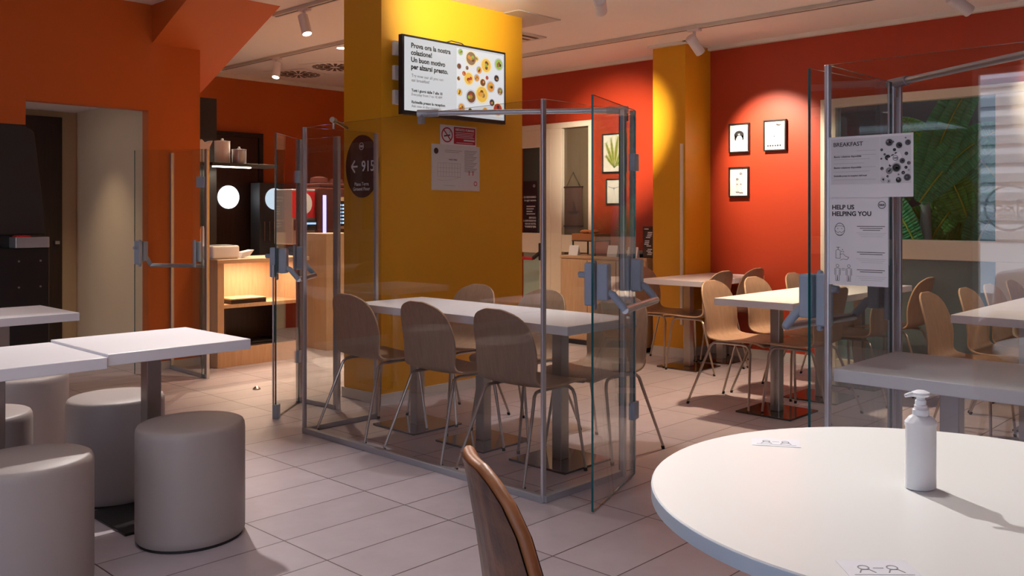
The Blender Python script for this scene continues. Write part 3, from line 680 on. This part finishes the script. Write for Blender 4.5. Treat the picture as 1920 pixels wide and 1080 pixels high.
# ---------------------------------------------------------------- framed pictures on the red wall
def picture(y0, y1, z0, z1, label, draw, fm='black', pm='paperivory'):
    p_ = thing('framed_picture', label, 'picture', (XW-.001, y0, z0), FX, 'framed pictures on the red wall')
    W, H = y0-y1, z1-z0; f = .012
    MB().box(0, W, 0, f, 0, .03).box(0, W, H-f, H, 0, .03).box(0, f, f, H-f, 0, .03).box(W-f, W, f, H-f, 0, .03).build('frame', fm, p_, bevel=.002)
    MB().box(f, W-f, f, H-f, 0, .018).build('paper', pm, p_)
    draw(p_, W, H)
def d_woman(p, W, H):
    q = MB(); cx = W*.5
    q.disc(cx, H*.60, W*.24, .0185, 24, 0, H*.15); q.disc(cx-W*.17, H*.5, W*.06, .0185, 12, 0, H*.09); q.disc(cx+W*.17, H*.5, W*.06, .0185, 12, 0, H*.09)
    q.disc(cx+W*.01, H*.42, W*.155, .019, 24, 1, H*.17); q.disc(cx, H*.63, W*.06, .019, 10, 1, H*.015)
    q.stroke([(cx-W*.1, H*.46), (cx-W*.04, H*.465)], .004, .0195, 0); q.stroke([(cx+W*.05, H*.465), (cx+W*.11, H*.46)], .004, .0195, 0); q.stroke([(cx, H*.42), (cx+W*.03, H*.35)], .002, .0195, 0); q.stroke([(cx-W*.04, H*.29), (cx+W*.05, H*.295)], .004, .0195, 2)
    q.prism([(cx-W*.09, H*.22), (cx+W*.06, H*.24), (cx-W*.02, H*.13)], .0185, .019, 'z', 2); q.stroke([(cx, H*.80), (cx+W*.08, H*.86), (cx+W*.12, H*.83)], .003, .0185, 2)
    q.build('drawing', ['ink', 'paperivory', 'inklight'], p)
def d_man(p, W, H):
    q = MB(); cx = W*.47
    q.disc(cx, H*.60, W*.23, .0185, 24, 2, H*.18); q.disc(cx, H*.53, W*.15, .019, 24, 1, H*.18)
    q.stroke([(cx-W*.09, H*.57), (cx-W*.04, H*.57)], .004, .0195, 0); q.stroke([(cx+W*.04, H*.57), (cx+W*.09, H*.57)], .004, .0195, 0); q.disc(cx, H*.47, .006, .0195, 8, 0); q.stroke([(cx-W*.06, H*.38), (cx+W*.06, H*.38)], .003, .0195, 2)
    q.prism([(cx-W*.32, H*.13), (cx-W*.30, H*.24), (cx-W*.14, H*.30), (cx-W*.02, H*.13)], .0185, .019, 'z', 2); q.prism([(cx+W*.32, H*.13), (cx+W*.30, H*.24), (cx+W*.14, H*.30), (cx+W*.02, H*.13)], .0185, .019, 'z', 2)
    for i in range(6): q.disc(cx-W*.28+W*.11*i, H*.17, .008, .0195, 8, 0)
    q.prism([(cx+W*.06, H*.83), (cx+W*.2, H*.79), (cx+W*.42, H*.86), (cx+W*.22, H*.84), (cx+W*.12, H*.87)], .0185, .0195, 'z', 3)
    q.build('drawing', ['ink', 'paperivory', 'inklight', 'f_dark'], p)
def d_legs(p, W, H):
    q = MB()
    for (cx, t_, b_) in ((.42, .62, .18), (.60, .80, .16)):
        q.stroke([(W*cx-.014, H*t_), (W*cx-.006, H*b_)], .003, .0185); q.stroke([(W*cx+.016, H*t_), (W*cx+.006, H*b_)], .003, .0185)
        q.disc(W*cx, H*(t_-.03), .014, .0187, 10); q.disc(W*cx, H*.42, .008, .0187, 8); q.prism([(W*cx-.02, H*b_), (W*cx+.02, H*b_), (W*cx+.026, H*(b_-.05)), (W*cx-.012, H*(b_-.05))], .0185, .019)
    q.stroke([(W*.7, H*.95), (W*.62, H*.82)], .004, .0185); q.stroke([(W*.5, H*.88), (W*.4, H*.7), (W*.33, H*.72)], .003, .0185)
    q.build('drawing', 'inkgrey', p)
def d_palm(p, W, H):
    q = MB(); b0 = (W*.50, H*.12)
    for (tx, ty, wd) in ((.14, .78, .055), (.66, .93, .06), (.90, .66, .055), (.36, .90, .05), (.90, .38, .05), (.14, .45, .04)):
        ex, ey = W*tx, H*ty; dx, dy = ex-b0[0], ey-b0[1]; L = math.hypot(dx, dy); nx, ny = -dy/L, dx/L; w_ = W*wd
        pts = []
        for s in range(11): u = s/10; k = w_*sin(pi*min(1, max(.0, (u-.12)/.88)))**.7 if u > .12 else .003; pts.append((b0[0]+dx*u+nx*k, b0[1]+dy*u+ny*k))
        for s in range(10, -1, -1): u = s/10; k = w_*sin(pi*min(1, max(.0, (u-.12)/.88)))**.7 if u > .12 else .003; pts.append((b0[0]+dx*u-nx*k, b0[1]+dy*u-ny*k))
        q.prism(pts, .0185, .019); q.stroke([b0, (ex, ey)], .004, .0192, 1)
        for s in range(5, 20):
            u = s/20
            for sg_ in (-1, 1): q.stroke([(b0[0]+dx*u, b0[1]+dy*u), (b0[0]+dx*(u+.07)+nx*w_*1.5*sg_, b0[1]+dy*(u+.07)+ny*w_*1.5*sg_)], .0035, .0189, 0)
    q.build('drawing', ['leafpaint', 'leafline'], p)
mat('leafpaint', (.35, .38, .05), .6); mat('leafline', (.08, .12, .02), .6)
def d_bird(p, W, H):
    q = MB(); c_ = (W*.5, H*.62)
    q.stroke([(W*.12, H*.70), (W*.3, H*.66), c_, (W*.7, H*.66), (W*.88, H*.70)], .006, .0185); q.disc(c_[0], c_[1], .008, .0188, 10, 0, .014); q.stroke([(W*.5, H*.55), (W*.5, H*.35)], .002, .0185)
    q.build('drawing', 'inkgrey', p)
picture(4.321, 4.113, 1.872, 2.142, 'framed drawing of a woman in a dark hat, upper left on the red wall', d_woman)
picture(3.969, 3.753, 1.872, 2.150, 'framed drawing of a person with a bird above the head, right of the pair', d_man)
picture(4.321, 4.118, 1.466, 1.741, 'framed drawing of two thin legs below the hatted portrait', d_legs)
picture(5.80, 5.499, 1.735, 2.139, 'framed green palm leaf print on the far red wall', d_palm)
picture(5.751, 5.553, 1.409, 1.672, 'small framed bird drawing below the palm leaf print', d_bird)

# ---------------------------------------------------------------- sideboard by the far red wall
sb = thing('sideboard', 'oak sideboard against the far red wall beside the glazed door', 'sideboard', (7.0, 4.93, 0))
MB().box(0, .45, 0, 1.06, .05, .865).build('body', 'beech', sb, bevel=.003); MB().box(-.01, .455, -.005, 1.07, .865, .892).build('worktop', 'beechtop', sb, bevel=.002)
MB().box(.03, .44, .03, 1.03, 0, .05).build('plinth', 'blackmatte', sb)
for y0 in (.005, .358, .711): dr = MB().box(-.014, 0, y0, y0+.345, .06, .855).build('door', 'beech', sb, bevel=.002)
MB().box(.15, .4, 0, -.03, .05, 1.0).build('end_panel', 'beech', sb)
tr = thing('bread_stand', 'brown bread box on a black wire stand on the sideboard', 'bread box', (7.06, 5.60, .892))
MB().box(0, .26, 0, .30, .15, .22).build('box', 'boxbrown', tr, bevel=.004)
q = MB()
for (x, y) in ((.01, .01), (.25, .01), (.01, .29), (.25, .29)): q.tube([(x, y, 0), (x, y, .15)], .009)
q.box(0, .26, 0, .3, .14, .15); q.build('stand', 'blackmatte', tr)
for i in range(4):
    tag(MB().lathe([(.01, 0), (.035, .006), (.038, .02), (.028, .034), (.005, .04)], 16, sx=1.0, sy=1.7).build('bread_roll', 'breadbrown', None, (7.12+.07*(i % 2), 5.66+.055*i, 1.112), smooth=True), 'brown bread roll in the row on the bread box', 'bread', 'bread rolls on the bread box')
for i, (x, y, h, lb) in enumerate([(7.03, 5.80, .10, 'white price card in front of the bread stand'), (7.03, 5.31, .11, 'white price card before the clear dish on the sideboard'), (7.03, 5.07, .10, 'white price card near the right end of the sideboard')]):
    tag(MB().prism([(0, 0), (.05, 0), (.025, h)], 0, .12, 'y').build('price_card', 'paper', None, (x, y, .892)), lb, 'card', 'price cards on the sideboard')
cl = thing('glass_dish', 'clear covered dish of small packets on the sideboard', 'dish', (7.18, 5.25, .892))
MB().box(-.1, .1, -.18, .18, 0, .03).build('tray', 'charcoal', cl, bevel=.004)
MB().box(-.09, .09, -.17, .17, .03, .15).build('cover', 'glassdark', cl, bevel=.01)
for i in range(6):
    tag(MB().box(-.03, .03, -.022, .022, 0, .028).build('sachet', 'paperivory', None, (7.14+.075*(i % 2), 5.14+.09*(i//2), .924)), 'cream sachet inside the clear covered dish', 'sachet', 'sachets in the covered dish')
cn = thing('patterned_box', 'black box with white lettering pattern at the right end of the sideboard', 'box', (7.13, 4.97, .892))
MB().box(-.06, .06, -.06, .06, 0, .30).build('box', 'signblack', cn, bevel=.004)
q = MB(); rnd = random.Random(4)
for i in range(16): a = rnd.random()*.1-.05; z = .03+.016*i; q.box(-.0612, -.06, a*.5-.03, a*.5+.02, z, z+.008) if i % 5 != 4 else None
q.build('pattern', 'paper', cn)
fg = thing('bottle', 'slim black bottle with white cap beside the narrow yellow pillar', 'bottle', (7.3, 4.93+.02, .892))
MB().lathe([(.03, 0), (.032, .01), (.032, .2), (.015, .23)], 20).build('body', 'blackmatte', fg, smooth=True); MB().lathe([(.02, .23), (.03, .24), (.03, .30), (.01, .32)], 20).build('cap', 'paper', fg, smooth=True)

# ---------------------------------------------------------------- coffee corner at the back left
ct = thing('serving_counter', 'oak serving counter with lit open shelf by the orange wall end', 'counter', (3.80, 7.07, 0))
MB().box(0, .06, 0, .5, 0, .885).box(.82, .88, 0, .5, 0, .885).box(0, .88, .46, .5, 0, .885).box(.06, .82, 0, .46, 0, .16).build('carcass', 'beech', ct, bevel=.002)
MB().box(-.01, .90, -.015, .52, .885, .92).build('worktop', 'beechtop', ct, bevel=.003)
MB().box(.06, .82, .02, .46, .50, .53).build('shelf', 'beech', ct)
MB().box(.062, .072, 0, .46, .16, .50).box(.81, .82, 0, .46, .16, .50).box(.07, .81, .45, .46, .16, .50).box(.06, .82, .01, .46, .16, .168).build('lower_shade', 'darkwood', ct)  # dark sheets stand in for shade in the unlit lower compartment
MB().box(.2, .68, .15, .2, .876, .885).build('light_strip', 'ledglow', ct)
lamp('AREA', 'counter_shelf_light', (4.24, 7.25, .87), (4.24, 7.25, 0), 3.2, (1, .76, .54), shape='RECTANGLE', size=.5, size_y=.1)
for i in range(4):
    tag(MB().box(-.17, .17, -.13, .13, 0, .011).build('serving_tray', 'darkwood' if i < 3 else 'beechtop', None, (4.12, 7.24, .53+.0115*i), bevel=.02 if 0 else .004), 'serving tray in the stack on the lit counter shelf, %s' % ['lowest one', 'second one up', 'third one up', 'pale topmost one'][i], 'tray', 'trays on the counter shelf')
tag(MB().box(-.16, .16, -.12, .12, 0, .02).build('serving_tray', 'blackmetal', None, (4.2, 7.25, .168), bevel=.004), 'dark tray on the unlit lower shelf of the counter', 'tray', 'trays in the counter bottom')
tb = thing('till_printer', 'rounded beige device on the left of the serving counter', 'device', (3.93, 7.28, .92))
MB().box(-.13, .13, -.12, .12, 0, .115).build('housing', 'white', tb, bevel=.02, seg=4); MB().box(-.09, .09, -.10, .04, .115, .12).build('paper_slot', 'charcoal', tb)
bs = thing('napkin_stand', 'white paper cone standing behind the beige device on the counter', 'napkins', (3.88, 7.49, .92))
MB().lathe([(.05, 0), (.055, .01), (.04, .16), (.012, .28)], 18).build('paper', 'paper', bs, smooth=True)
nb_ = tag(MB().prism([(0, 0), (.09, .02), (.13, .07), (.02, .05)], 0, .1, 'y').build('folded_leaflet', 'paper', None, (4.09, 7.2, .92)), 'folded white leaflet right of the beige device', 'leaflet')
# shelf with jars above
sh = thing('wall_shelf', 'black shelf with light underneath above the serving counter', 'shelf', (4.30, 8.10, 1.78))
MB().box(0, .72, 0, .28, 0, .03).build('board', 'blackmatte', sh, bevel=.002); MB().box(.05, .45, .06, .10, -.012, 0).build('light_strip', 'ledglow', sh)
MB().tube([(.70, .02, 0), (.70, .02, .12)], .006).tube([(.70, .02, 0), (.70, .02, -.2)], .006).build('bracket', 'steel', sh)
MB().box(-.32, 0, .1, .28, 0, .03).build('board_end', 'blackmatte', sh)
lamp('AREA', 'shelf_light', (4.55, 8.18, 1.76), (4.55, 8.18, 0), 3, (1, .85, .65), shape='RECTANGLE', size=.4, size_y=.05)
def jar(x, y, r, h, label, m='spotwhite'):
    j = thing('storage_jar', label, 'jar', (x, y, 1.81), 0, 'jars on the black shelf')
    MB().lathe([(r*.9, 0), (r, .01), (r, h), (r*.97, h+.004)], 28).build('body', m, j, smooth=True); MB().lathe([(r*1.03, h+.004), (r*1.03, h+.014), (.3*r, h+.02), (.15*r, h+.022), (.2*r, h+.035), (.05*r, h+.04)], 28).build('lid', m, j, smooth=True)
mat('jarwhite', (.72, .72, .75), .35)
jar(4.50, 8.28, .075, .21, 'tall white lidded jar on the black shelf', 'jarwhite'); jar(4.64, 8.20, .07, .13, 'short grey lidded jar on the black shelf', 'greyrail')
bg_ = thing('paper_bag', 'crumpled pale paper bag left of the jars on the shelf', 'bag', (4.25, 8.26, 1.81))
MB().prism([(-.07, 0), (.07, 0), (.085, .15), (.12, .22), (.04, .19), (0, .23), (-.05, .19), (-.09, .21), (-.08, .1)], -.05, .05, 'y').build('bag_body', 'jarwhite', bg_, bevel=.01)
# black column and dark porthole doors
tag(MB().box(4.02, 4.56, 8.5, 9.0, 0, 2.48).build('tall_cabinet', 'black', None, bevel=.004), 'tall black cabinet at the end of the orange wall', 'cabinet')
pd = thing('porthole_door', 'dark wooden double door with round lit portholes at the back', 'door', (4.9, YE-.06, 0))
MB().box(0, 1.15, 0, .055, 0, 2.27).build('leaf', 'darkwood', pd, bevel=.003); MB().box(-.06, 0, -.02, .055, 0, 2.33).box(1.15, 1.21, -.02, .055, 0, 2.33).box(0, 1.15, -.02, .055, 2.27, 2.33).build('frame', 'black', pd)
for x, m_ in ((.26, 'porthole'), (.735, 'porthole')):
    MB().tube([(x, -.012, 1.52), (x, 0, 1.52)], .142, 40).build('porthole_pane', m_, pd, smooth=True)
fz = thing('drinks_cooler', 'low dark cooler cabinet with a painted porthole reflection right of the porthole door', 'cabinet', (5.91, 9.95, 0))
MB().box(0, 1.1, 0, .22, 0, 1.70).build('body', 'charcoal', fz, bevel=.006); MB().tube([(.21, -.008, 1.50), (.21, 0, 1.50)], .135, 40).build('porthole_reflection', 'portholereflect', fz, smooth=True)  # faint glowing disc paints in the porthole's reflection on the cooler
q = MB()
for i in range(3): q.tube([(.05+.07*i, -.03, .98), (.05+.07*i, -.03, 1.22)], .008)
q.build('tap_rods', 'steel', fz)
# rear counter
rc = thing('rear_counter', 'oak rear counter below the coffee machines', 'counter', (4.75, 8.0, 0))
MB().box(0, 2.5, 0, .55, .06, .84).build('body', 'beech', rc, bevel=.002); MB().box(-.02, 2.52, -.02, .56, .84, .87).build('worktop', 'beechtop', rc); MB().box(.05, 2.45, .04, .5, 0, .06).build('plinth', 'blackmatte', rc)
MB().box(.55, .95, -.008, 0, .45, .82).build('front_panel', 'ledwarm' if 'ledwarm' in M else 'beechtop', rc)  # plain wood panel set on the counter front
for i in range(6): tag(MB().lathe([(.022, 0), (.03, .09), (.031, .095)], 16).build('paper_cup', 'paper', None, (5.34+.075*i, 8.08, .87), smooth=True), 'white cup in the row on the rear counter', 'cup', 'cups on the rear counter')
jd = thing('juice_dispenser', 'tall drinks dispenser with red and white front in the coffee corner', 'dispenser', (5.20, 8.12, .87))
MB().box(0, .30, 0, .35, .12, .70).build('housing', 'greyrail', jd, bevel=.01); MB().box(.0, .30, -.004, 0, .40, .68).build('printed_front', 'redbar', jd); MB().box(.02, .28, -.03, .3, 0, .03).build('drip_tray', 'charcoal', jd)
MB().disc(.15, .55, .09, 0, 24, 0, .11).build('front_badge', 'paper', jd, (0, -.0045, 0), (R(90), 0, 0)); MB().box(.02, .28, -.03, .02, .27, .38).build('tap_panel', 'blackmatte', jd); 
MB().box(.03, .27, -.034, -.03, .33, .35).build('led_display', 'screenblue', jd)
cm = thing('coffee_machine', 'dark brown coffee machine with blue light and keypad in the coffee corner', 'coffee machine', (5.48, 8.05, .87))
MB().box(0, .52, 0, .45, .16, .72).box(.03, .49, .03, .42, .72, .77).build('housing', 'machinebrown', cm, bevel=.015); MB().box(.05, .09, -.006, 0, .20, .64).build('light_strip', 'bluelight', cm); MB().box(.0, .52, -.02, .4, 0, .16).build('base', 'blackmatte', cm)
MB().box(.20, .44, -.012, 0, .28, .62).build('bezel', 'beige', cm); MB().box(.23, .41, -.016, -.012, .31, .58).build('display', 'black', cm)
q = MB()
for i in range(4):
    for j in range(6): q.box(.25+.037*i, .275+.037*i, -.018, -.016, .335+.038*j, .355+.038*j)
q.build('keypad', 'screenblue', cm)
MB().lathe([(.09, 0), (.10, .01), (.09, .06), (.03, .075)], 20, c=(.14, .2, .77)).lathe([(.07, 0), (.08, .01), (.07, .05), (.03, .06)], 20, c=(.36, .2, .77)).build('bean_hopper', 'machinebrown', cm, smooth=True)
tag(MB().box(5.02, 5.50, 7.25, 7.7, 0, 1.12).build('oak_pedestal', 'beech', None, bevel=.003), 'tall plain oak pedestal seen through the narrow framed glass panel', 'pedestal')
# round air vents in the ceiling
def vent(x, y, lb):
    v = thing('ceiling_vent', lb, 'vent', (x, y, ZH-.001), R(20), 'round ceiling vents')
    MB().box(-.30, .30, -.30, .30, -.010, 0).build('plate', 'ceiling', v, bevel=.003)
    q = MB()
    for k in range(20):
        a = 2*pi*k/20
        for (r0, r1, w_) in ((.06, .13, .018), (.145, .205, .03), (.215, .265, .04)):
            c0 = (cos(a+r0*0), sin(a)); n_ = (-sin(a), cos(a))
            q.prism([(r0*c0[0]-n_[0]*w_/2, r0*c0[1]-n_[1]*w_/2), (r0*c0[0]+n_[0]*w_/2, r0*c0[1]+n_[1]*w_/2), (r1*c0[0]+n_[0]*w_/2, r1*c0[1]+n_[1]*w_/2), (r1*c0[0]-n_[0]*w_/2, r1*c0[1]-n_[1]*w_/2)], -.013, -.010)
    q.build('slots', 'ventbrown', v)
vent(6.25, 9.62, 'round slotted air vent in the back ceiling, nearer the orange wall'); vent(6.25, 8.85, 'round slotted air vent in the back ceiling, nearer the yellow pillar')
v = thing('ceiling_vent', 'square flat air vent in the ceiling right of the big pillar', 'vent', (5.75, 5.55, ZC-.001), 0, 'square ceiling vents')
MB().box(-.25, .25, -.25, .25, -.012, 0).build('plate', 'trackwhite', v, bevel=.003); MB().box(-.2, .2, -.2, -.16, -.014, -.012).box(-.2, .2, -.1, -.06, -.014, -.012).build('slots', 'ventbrown', v)
tag(MB().box(5.05, 5.55, 4.75, 5.25, ZC-.008, ZC).build('ceiling_hatch', 'trackwhite', None, bevel=.003), 'flat square hatch in the ceiling close to the big pillar', 'hatch')

# ---------------------------------------------------------------- black machine on the left
bm_ = thing('vending_cabinet', 'large black cabinet machine with rounded hood at the left picture edge', 'machine', (1.55, 6.75, 0))
MB().box(0, .80, 0, .55, 0, 1.07).build('base_cabinet', 'black', bm_, bevel=.008)
MB().prism([(0, 1.16), (.80, 1.16), (.72, 1.88), (.66, 1.93), (0, 1.93)], .05, .5, 'y').build('hood', 'blackmatte', bm_, bevel=.012, seg=3)
MB().box(.0, .60, .1, .5, 1.07, 1.16).build('neck', 'black', bm_)
q = MB(); [q.tube([(x, -.004, z), (x, 0, z)], .007) for x in (.74, .60) for z in (.35, .62, .80, .98)]; q.build('screws', 'steel', bm_)
gb = thing('card_reader', 'grey box with a red strip resting on the black cabinet', 'device', (2.12, 6.72, 1.072))
MB().box(0, .22, 0, .14, 0, .075).build('body', 'greyrail', gb, bevel=.005); MB().box(.01, .10, .01, .1, .075, .085).build('red_strip', 'redbar', gb)
# floor stop
fs = thing('door_stop', 'small steel floor door stop on the tiles left of the enclosure', 'door stop', (3.55, 6.02, 0))
MB().lathe([(.028, 0), (.028, .008), (.015, .02), (.004, .024)], 20).build('dome', 'steel', fs, smooth=True)

# wheel outside behind the glazed door would be hidden by the pane; plants behind the window strip
rnd = random.Random(5)
plants = [(7.98, 3.15, .1), (7.88, 2.72, .1), (8.02, 2.38, .1), (7.9, 1.95, .1), (7.95, 1.3, .1)]
pos_txt = ['leftmost plant', 'second plant', 'third plant', 'fourth plant', 'fifth plant']
for i, (x, y, z) in enumerate(plants):
    pr = thing('banana_plant', 'tall green banana plant behind the window, ' + ['furthest left', 'second from the left', 'third from the left', 'behind the window mullion', 'at the right picture edge'][i], 'plant', (x, y, 0), 0, 'banana plants behind the window')
    MB().lathe([(.07, 0), (.06, .5), (.045, 1.2), (.03, 1.5)], 14).build('stem', 'trunkpale' if i == 1 else 'leaf2', pr, smooth=True)
    for j in range(5):
        th = rnd.uniform(.15, .75)*(1 if j % 2 else -1); L = rnd.uniform(.8, 1.25); w_ = rnd.uniform(.13, .20); droop = rnd.uniform(.5, 1.9)*(1 if th > 0 else -1)
        q = MB(); N = 44; p = Vector((rnd.uniform(-.22, .12), 0, rnd.uniform(.7, 1.45))); rows = []; xs_ = rnd.uniform(-.12, .04)
        for s in range(N+1):
            u = s/N; ww = w_*(sin(pi*min(1, u*.93+.04)))**.6
            f_ = Vector((xs_, sin(th), cos(th))); side = Vector((0, cos(th), -sin(th)))
            rows.append([p + side*ww*k + Vector((-1, 0, 0))*(.28*abs(k)*ww + .0022*(s % 2)) for k in (-1, -.5, 0, .5, 1)])
            p = p + f_*(L/N); th += droop/N*(.3+1.4*u)
        for s in range(N):
            for k in range(4): q.quad(tuple(rows[s][k]), tuple(rows[s+1][k]), tuple(rows[s+1][k+1]), tuple(rows[s][k+1]))
        o = q.build('leaf', rnd.choice(['leaf', 'leaf', 'leaf2']), pr, smooth=True); s_ = o.modifiers.new('solid', 'SOLIDIFY'); s_.thickness = .003
        MB().tube([tuple(r_[2]-Vector((.003, 0, 0))) for r_ in rows], [.008*(1-.8*s/N)+.002 for s in range(N+1)], 6).build('midrib', 'leafpaint', o, smooth=True)

# ---------------------------------------------------------------- tracks and spotlights
def track(p0, p1, z, lb):
    t_ = thing('light_track', lb, 'light track', (p0[0], p0[1], z), 0, 'ceiling light tracks')
    MB().box(-.03, .03, 0, p1[1]-p0[1], -.03, 0).build('rail', 'trackwhite', t_, bevel=.002); MB().box(-.006, .006, 0, p1[1]-p0[1], -.0315, -.03).build('groove', 'ink', t_)
track((6.5, .3), (6.5, 7.5), ZC, 'white ceiling light track running along the red wall')
track((4.85, -.5), (4.85, 4.15), ZC, 'white ceiling light track just outside the top of the picture')
track((4.25, 5.4), (4.25, 6.9), ZH, 'white ceiling light track nearest the stair underside')
track((5.38, 5.6), (5.38, 9.9), ZH, 'white ceiling light track in the coffee corner')
def spot(x, y, z, aim, lb, energy, size=55, blend=.6, col=(1, .80, .60), group='white track spotlights'):
    s_ = thing('track_spotlight', lb, 'spotlight', (x, y, z), 0, group)
    MB().box(-.03, .03, -.055, .055, -.02, 0).tube([(0, 0, -.02), (0, 0, -.075)], .012).build('adapter', 'spotwhite', s_, smooth=True)
    d = (Vector(aim)-Vector((x, y, z-.12))).normalized(); c0 = Vector((0, 0, -.12))
    MB().tube([tuple(c0-d*.075), tuple(c0-d*.07), tuple(c0+d*.10)], [.036, .042, .042], 28).build('can', 'spotwhite', s_, smooth=True)
    MB().tube([tuple(c0+d*.1), tuple(c0+d*.101)], .036, 24).build('lens', 'lensglow', s_, smooth=True)
    p = Vector((x, y, z-.12))+d*.115
    lamp('SPOT', 'track_spot_light', p, aim, energy, col, spot_size=R(size), spot_blend=blend, shadow_soft_size=.03)
WARM = (1, .74, .50)
spot(4.25, 6.45, ZH-.03, (4.3, 5.6, .6), 'white track spotlight with glowing lens below the stair underside', 90, 70, col=WARM)
spot(5.38, 8.7, ZH-.03, (4.7, 8.3, .6), 'white track spotlight in the coffee corner, lens turned to the left', 200, 80, col=WARM)
spot(4.85, 3.80, ZC-.03, (7.46, 5.6, 2.0), 'white track spotlight at the top edge just right of the big pillar', 560, 30, .9, col=(1, .82, .66))
spot(6.50, 4.10, ZC-.03, (7.46, 3.85, 1.75), 'white tilted track spotlight in front of the narrow yellow pillar', 150, 62, .8, col=(1, .84, .66))
spot(6.50, 2.03, ZC-.03, (7.46, 1.4, 2.1), 'white track spotlight at the top edge over the window', 45, 60, .8, col=(1, .86, .7))
spot(4.05, 3.50, ZC-.03, (4.50, 4.912, 2.78), 'white track spotlight above the television, outside the picture', 95, 62, .9, col=(1, .93, .75))
# downlights over the rooms (recessed, giving the general light)
def downlight(x, y, z, e, lb, col=(1, .86, .72), size=88):
    s_ = thing('downlight', lb, 'downlight', (x, y, z), 0, 'recessed ceiling downlights')
    MB().lathe([(.075, -.006), (.075, 0)], 28).build('ring', 'white', s_, smooth=True); MB().lathe([(.055, -.008), (.055, -.006)], 28).build('lens', 'lensglow', s_, smooth=True)
    lamp('SPOT', 'downlight_lamp', (x, y, z-.02), (x, y, 0), e, col, spot_size=R(size), spot_blend=1.0, shadow_soft_size=.06)
downlight(1.0, 2.4, ZC, 40, 'recessed downlight above the left tables', (1, .93, .88))
spot(3.04, 2.57, ZC-.03, (1.85, .60, .757), 'white track spotlight above the enclosure corner, outside the picture', 140, 60, .8, col=(1, .95, .92))
spot(2.7, 5.3, ZC-.03, (1.5, 3.7, .6), 'white track spotlight above the left tables, outside the picture', 150, 75, .8, col=(1, .92, .88))
downlight(2.05, 1.05, ZC, 35, 'recessed downlight above the round table', (1, .95, .9))
downlight(3.85, 3.75, ZC, 70, 'recessed downlight above the enclosed table', (1, .93, .88), 70)
downlight(6.5, .9, ZC, 90, 'added downlight that brightens the window tables and frame', (1, .88, .76), 110)  # unseen lamp, added to brighten the window frame and the table tops
downlight(5.8, 3.1, ZC, 210, 'recessed downlight above the portraits row', WARM)
downlight(5.6, .6, ZC, 70, 'recessed downlight beyond the right glass screen', (1, .85, .72))
downlight(4.7, 6.3, ZH, 150, 'recessed downlight behind the big pillar', WARM)
downlight(6.2, 6.2, ZC, 110, 'recessed downlight before the glazed door', WARM)
downlight(5.6, 7.8, ZH, 230, 'recessed downlight over the coffee corner', WARM, 104)
downlight(1.0, 5.4, ZC, 45, 'recessed downlight before the doorway', (1, .9, .85))
downlight(2.95, 8.3, 2.3, 34, 'recessed downlight inside the beige niche', (1, .85, .65))

# ---------------------------------------------------------------- the street outside the windows behind the camera
struct('floor_street', MB().box(-14, -2.7, -12, 16, -.25, -.15), 'asphalt')
bl = thing('street_building', 'pale building with slatted front across the street', 'building', (-12.5, -8, -.15))
MB().box(0, .4, 0, 22, 0, 7).build('wall', 'facade', bl)
q = MB(); [q.box(.4, .48, 1, 21, 1.0+.35*i, 1.16+.35*i) for i in range(14)]; q.build('slats', 'slat', bl)
ca = thing('parked_car', 'pale parked car in the street, seen as a reflection', 'car', (-6.2, 1.2, -.15), 0)
MB().prism([(-2.0, .3), (-2.0, .72), (-1.3, .85), (-.8, 1.35), (.8, 1.38), (1.4, .9), (2.0, .78), (2.05, .3)], -.8, .8, 'x').build('body', 'carpaint', ca, bevel=.06, seg=3)
MB().prism([(-1.15, .88), (-.75, 1.28), (.72, 1.30), (1.2, .9)], -.81, .81, 'x').build('windows', 'carwindow', ca)
for y in (-1.25, 1.25):
    for x in (-.75, .68): MB().tube([(x, y, .32), (x+.12, y, .32)], .32, 24).build('wheel', 'rubber', ca, smooth=True)

vl = thing('window_logo', 'white ring logo with lettering on the street window, seen mirrored in the right glass', 'logo', (-2.605, 2.30, 1.36), (R(90), 0, R(90)))
q = MB(); q.ring(0, 0, .185, .205, 0, 40, h=.002); q.build('ring', 'vinylwhite', vl)
text(vl, 'B&B', .0, -.03, .15, 'vinylwhite', align='CENTER', bold=.002, mirror=True)
text(vl, 'HOTELS', .0, -.09, .05, 'vinylwhite', align='CENTER', bold=.001, mirror=True)
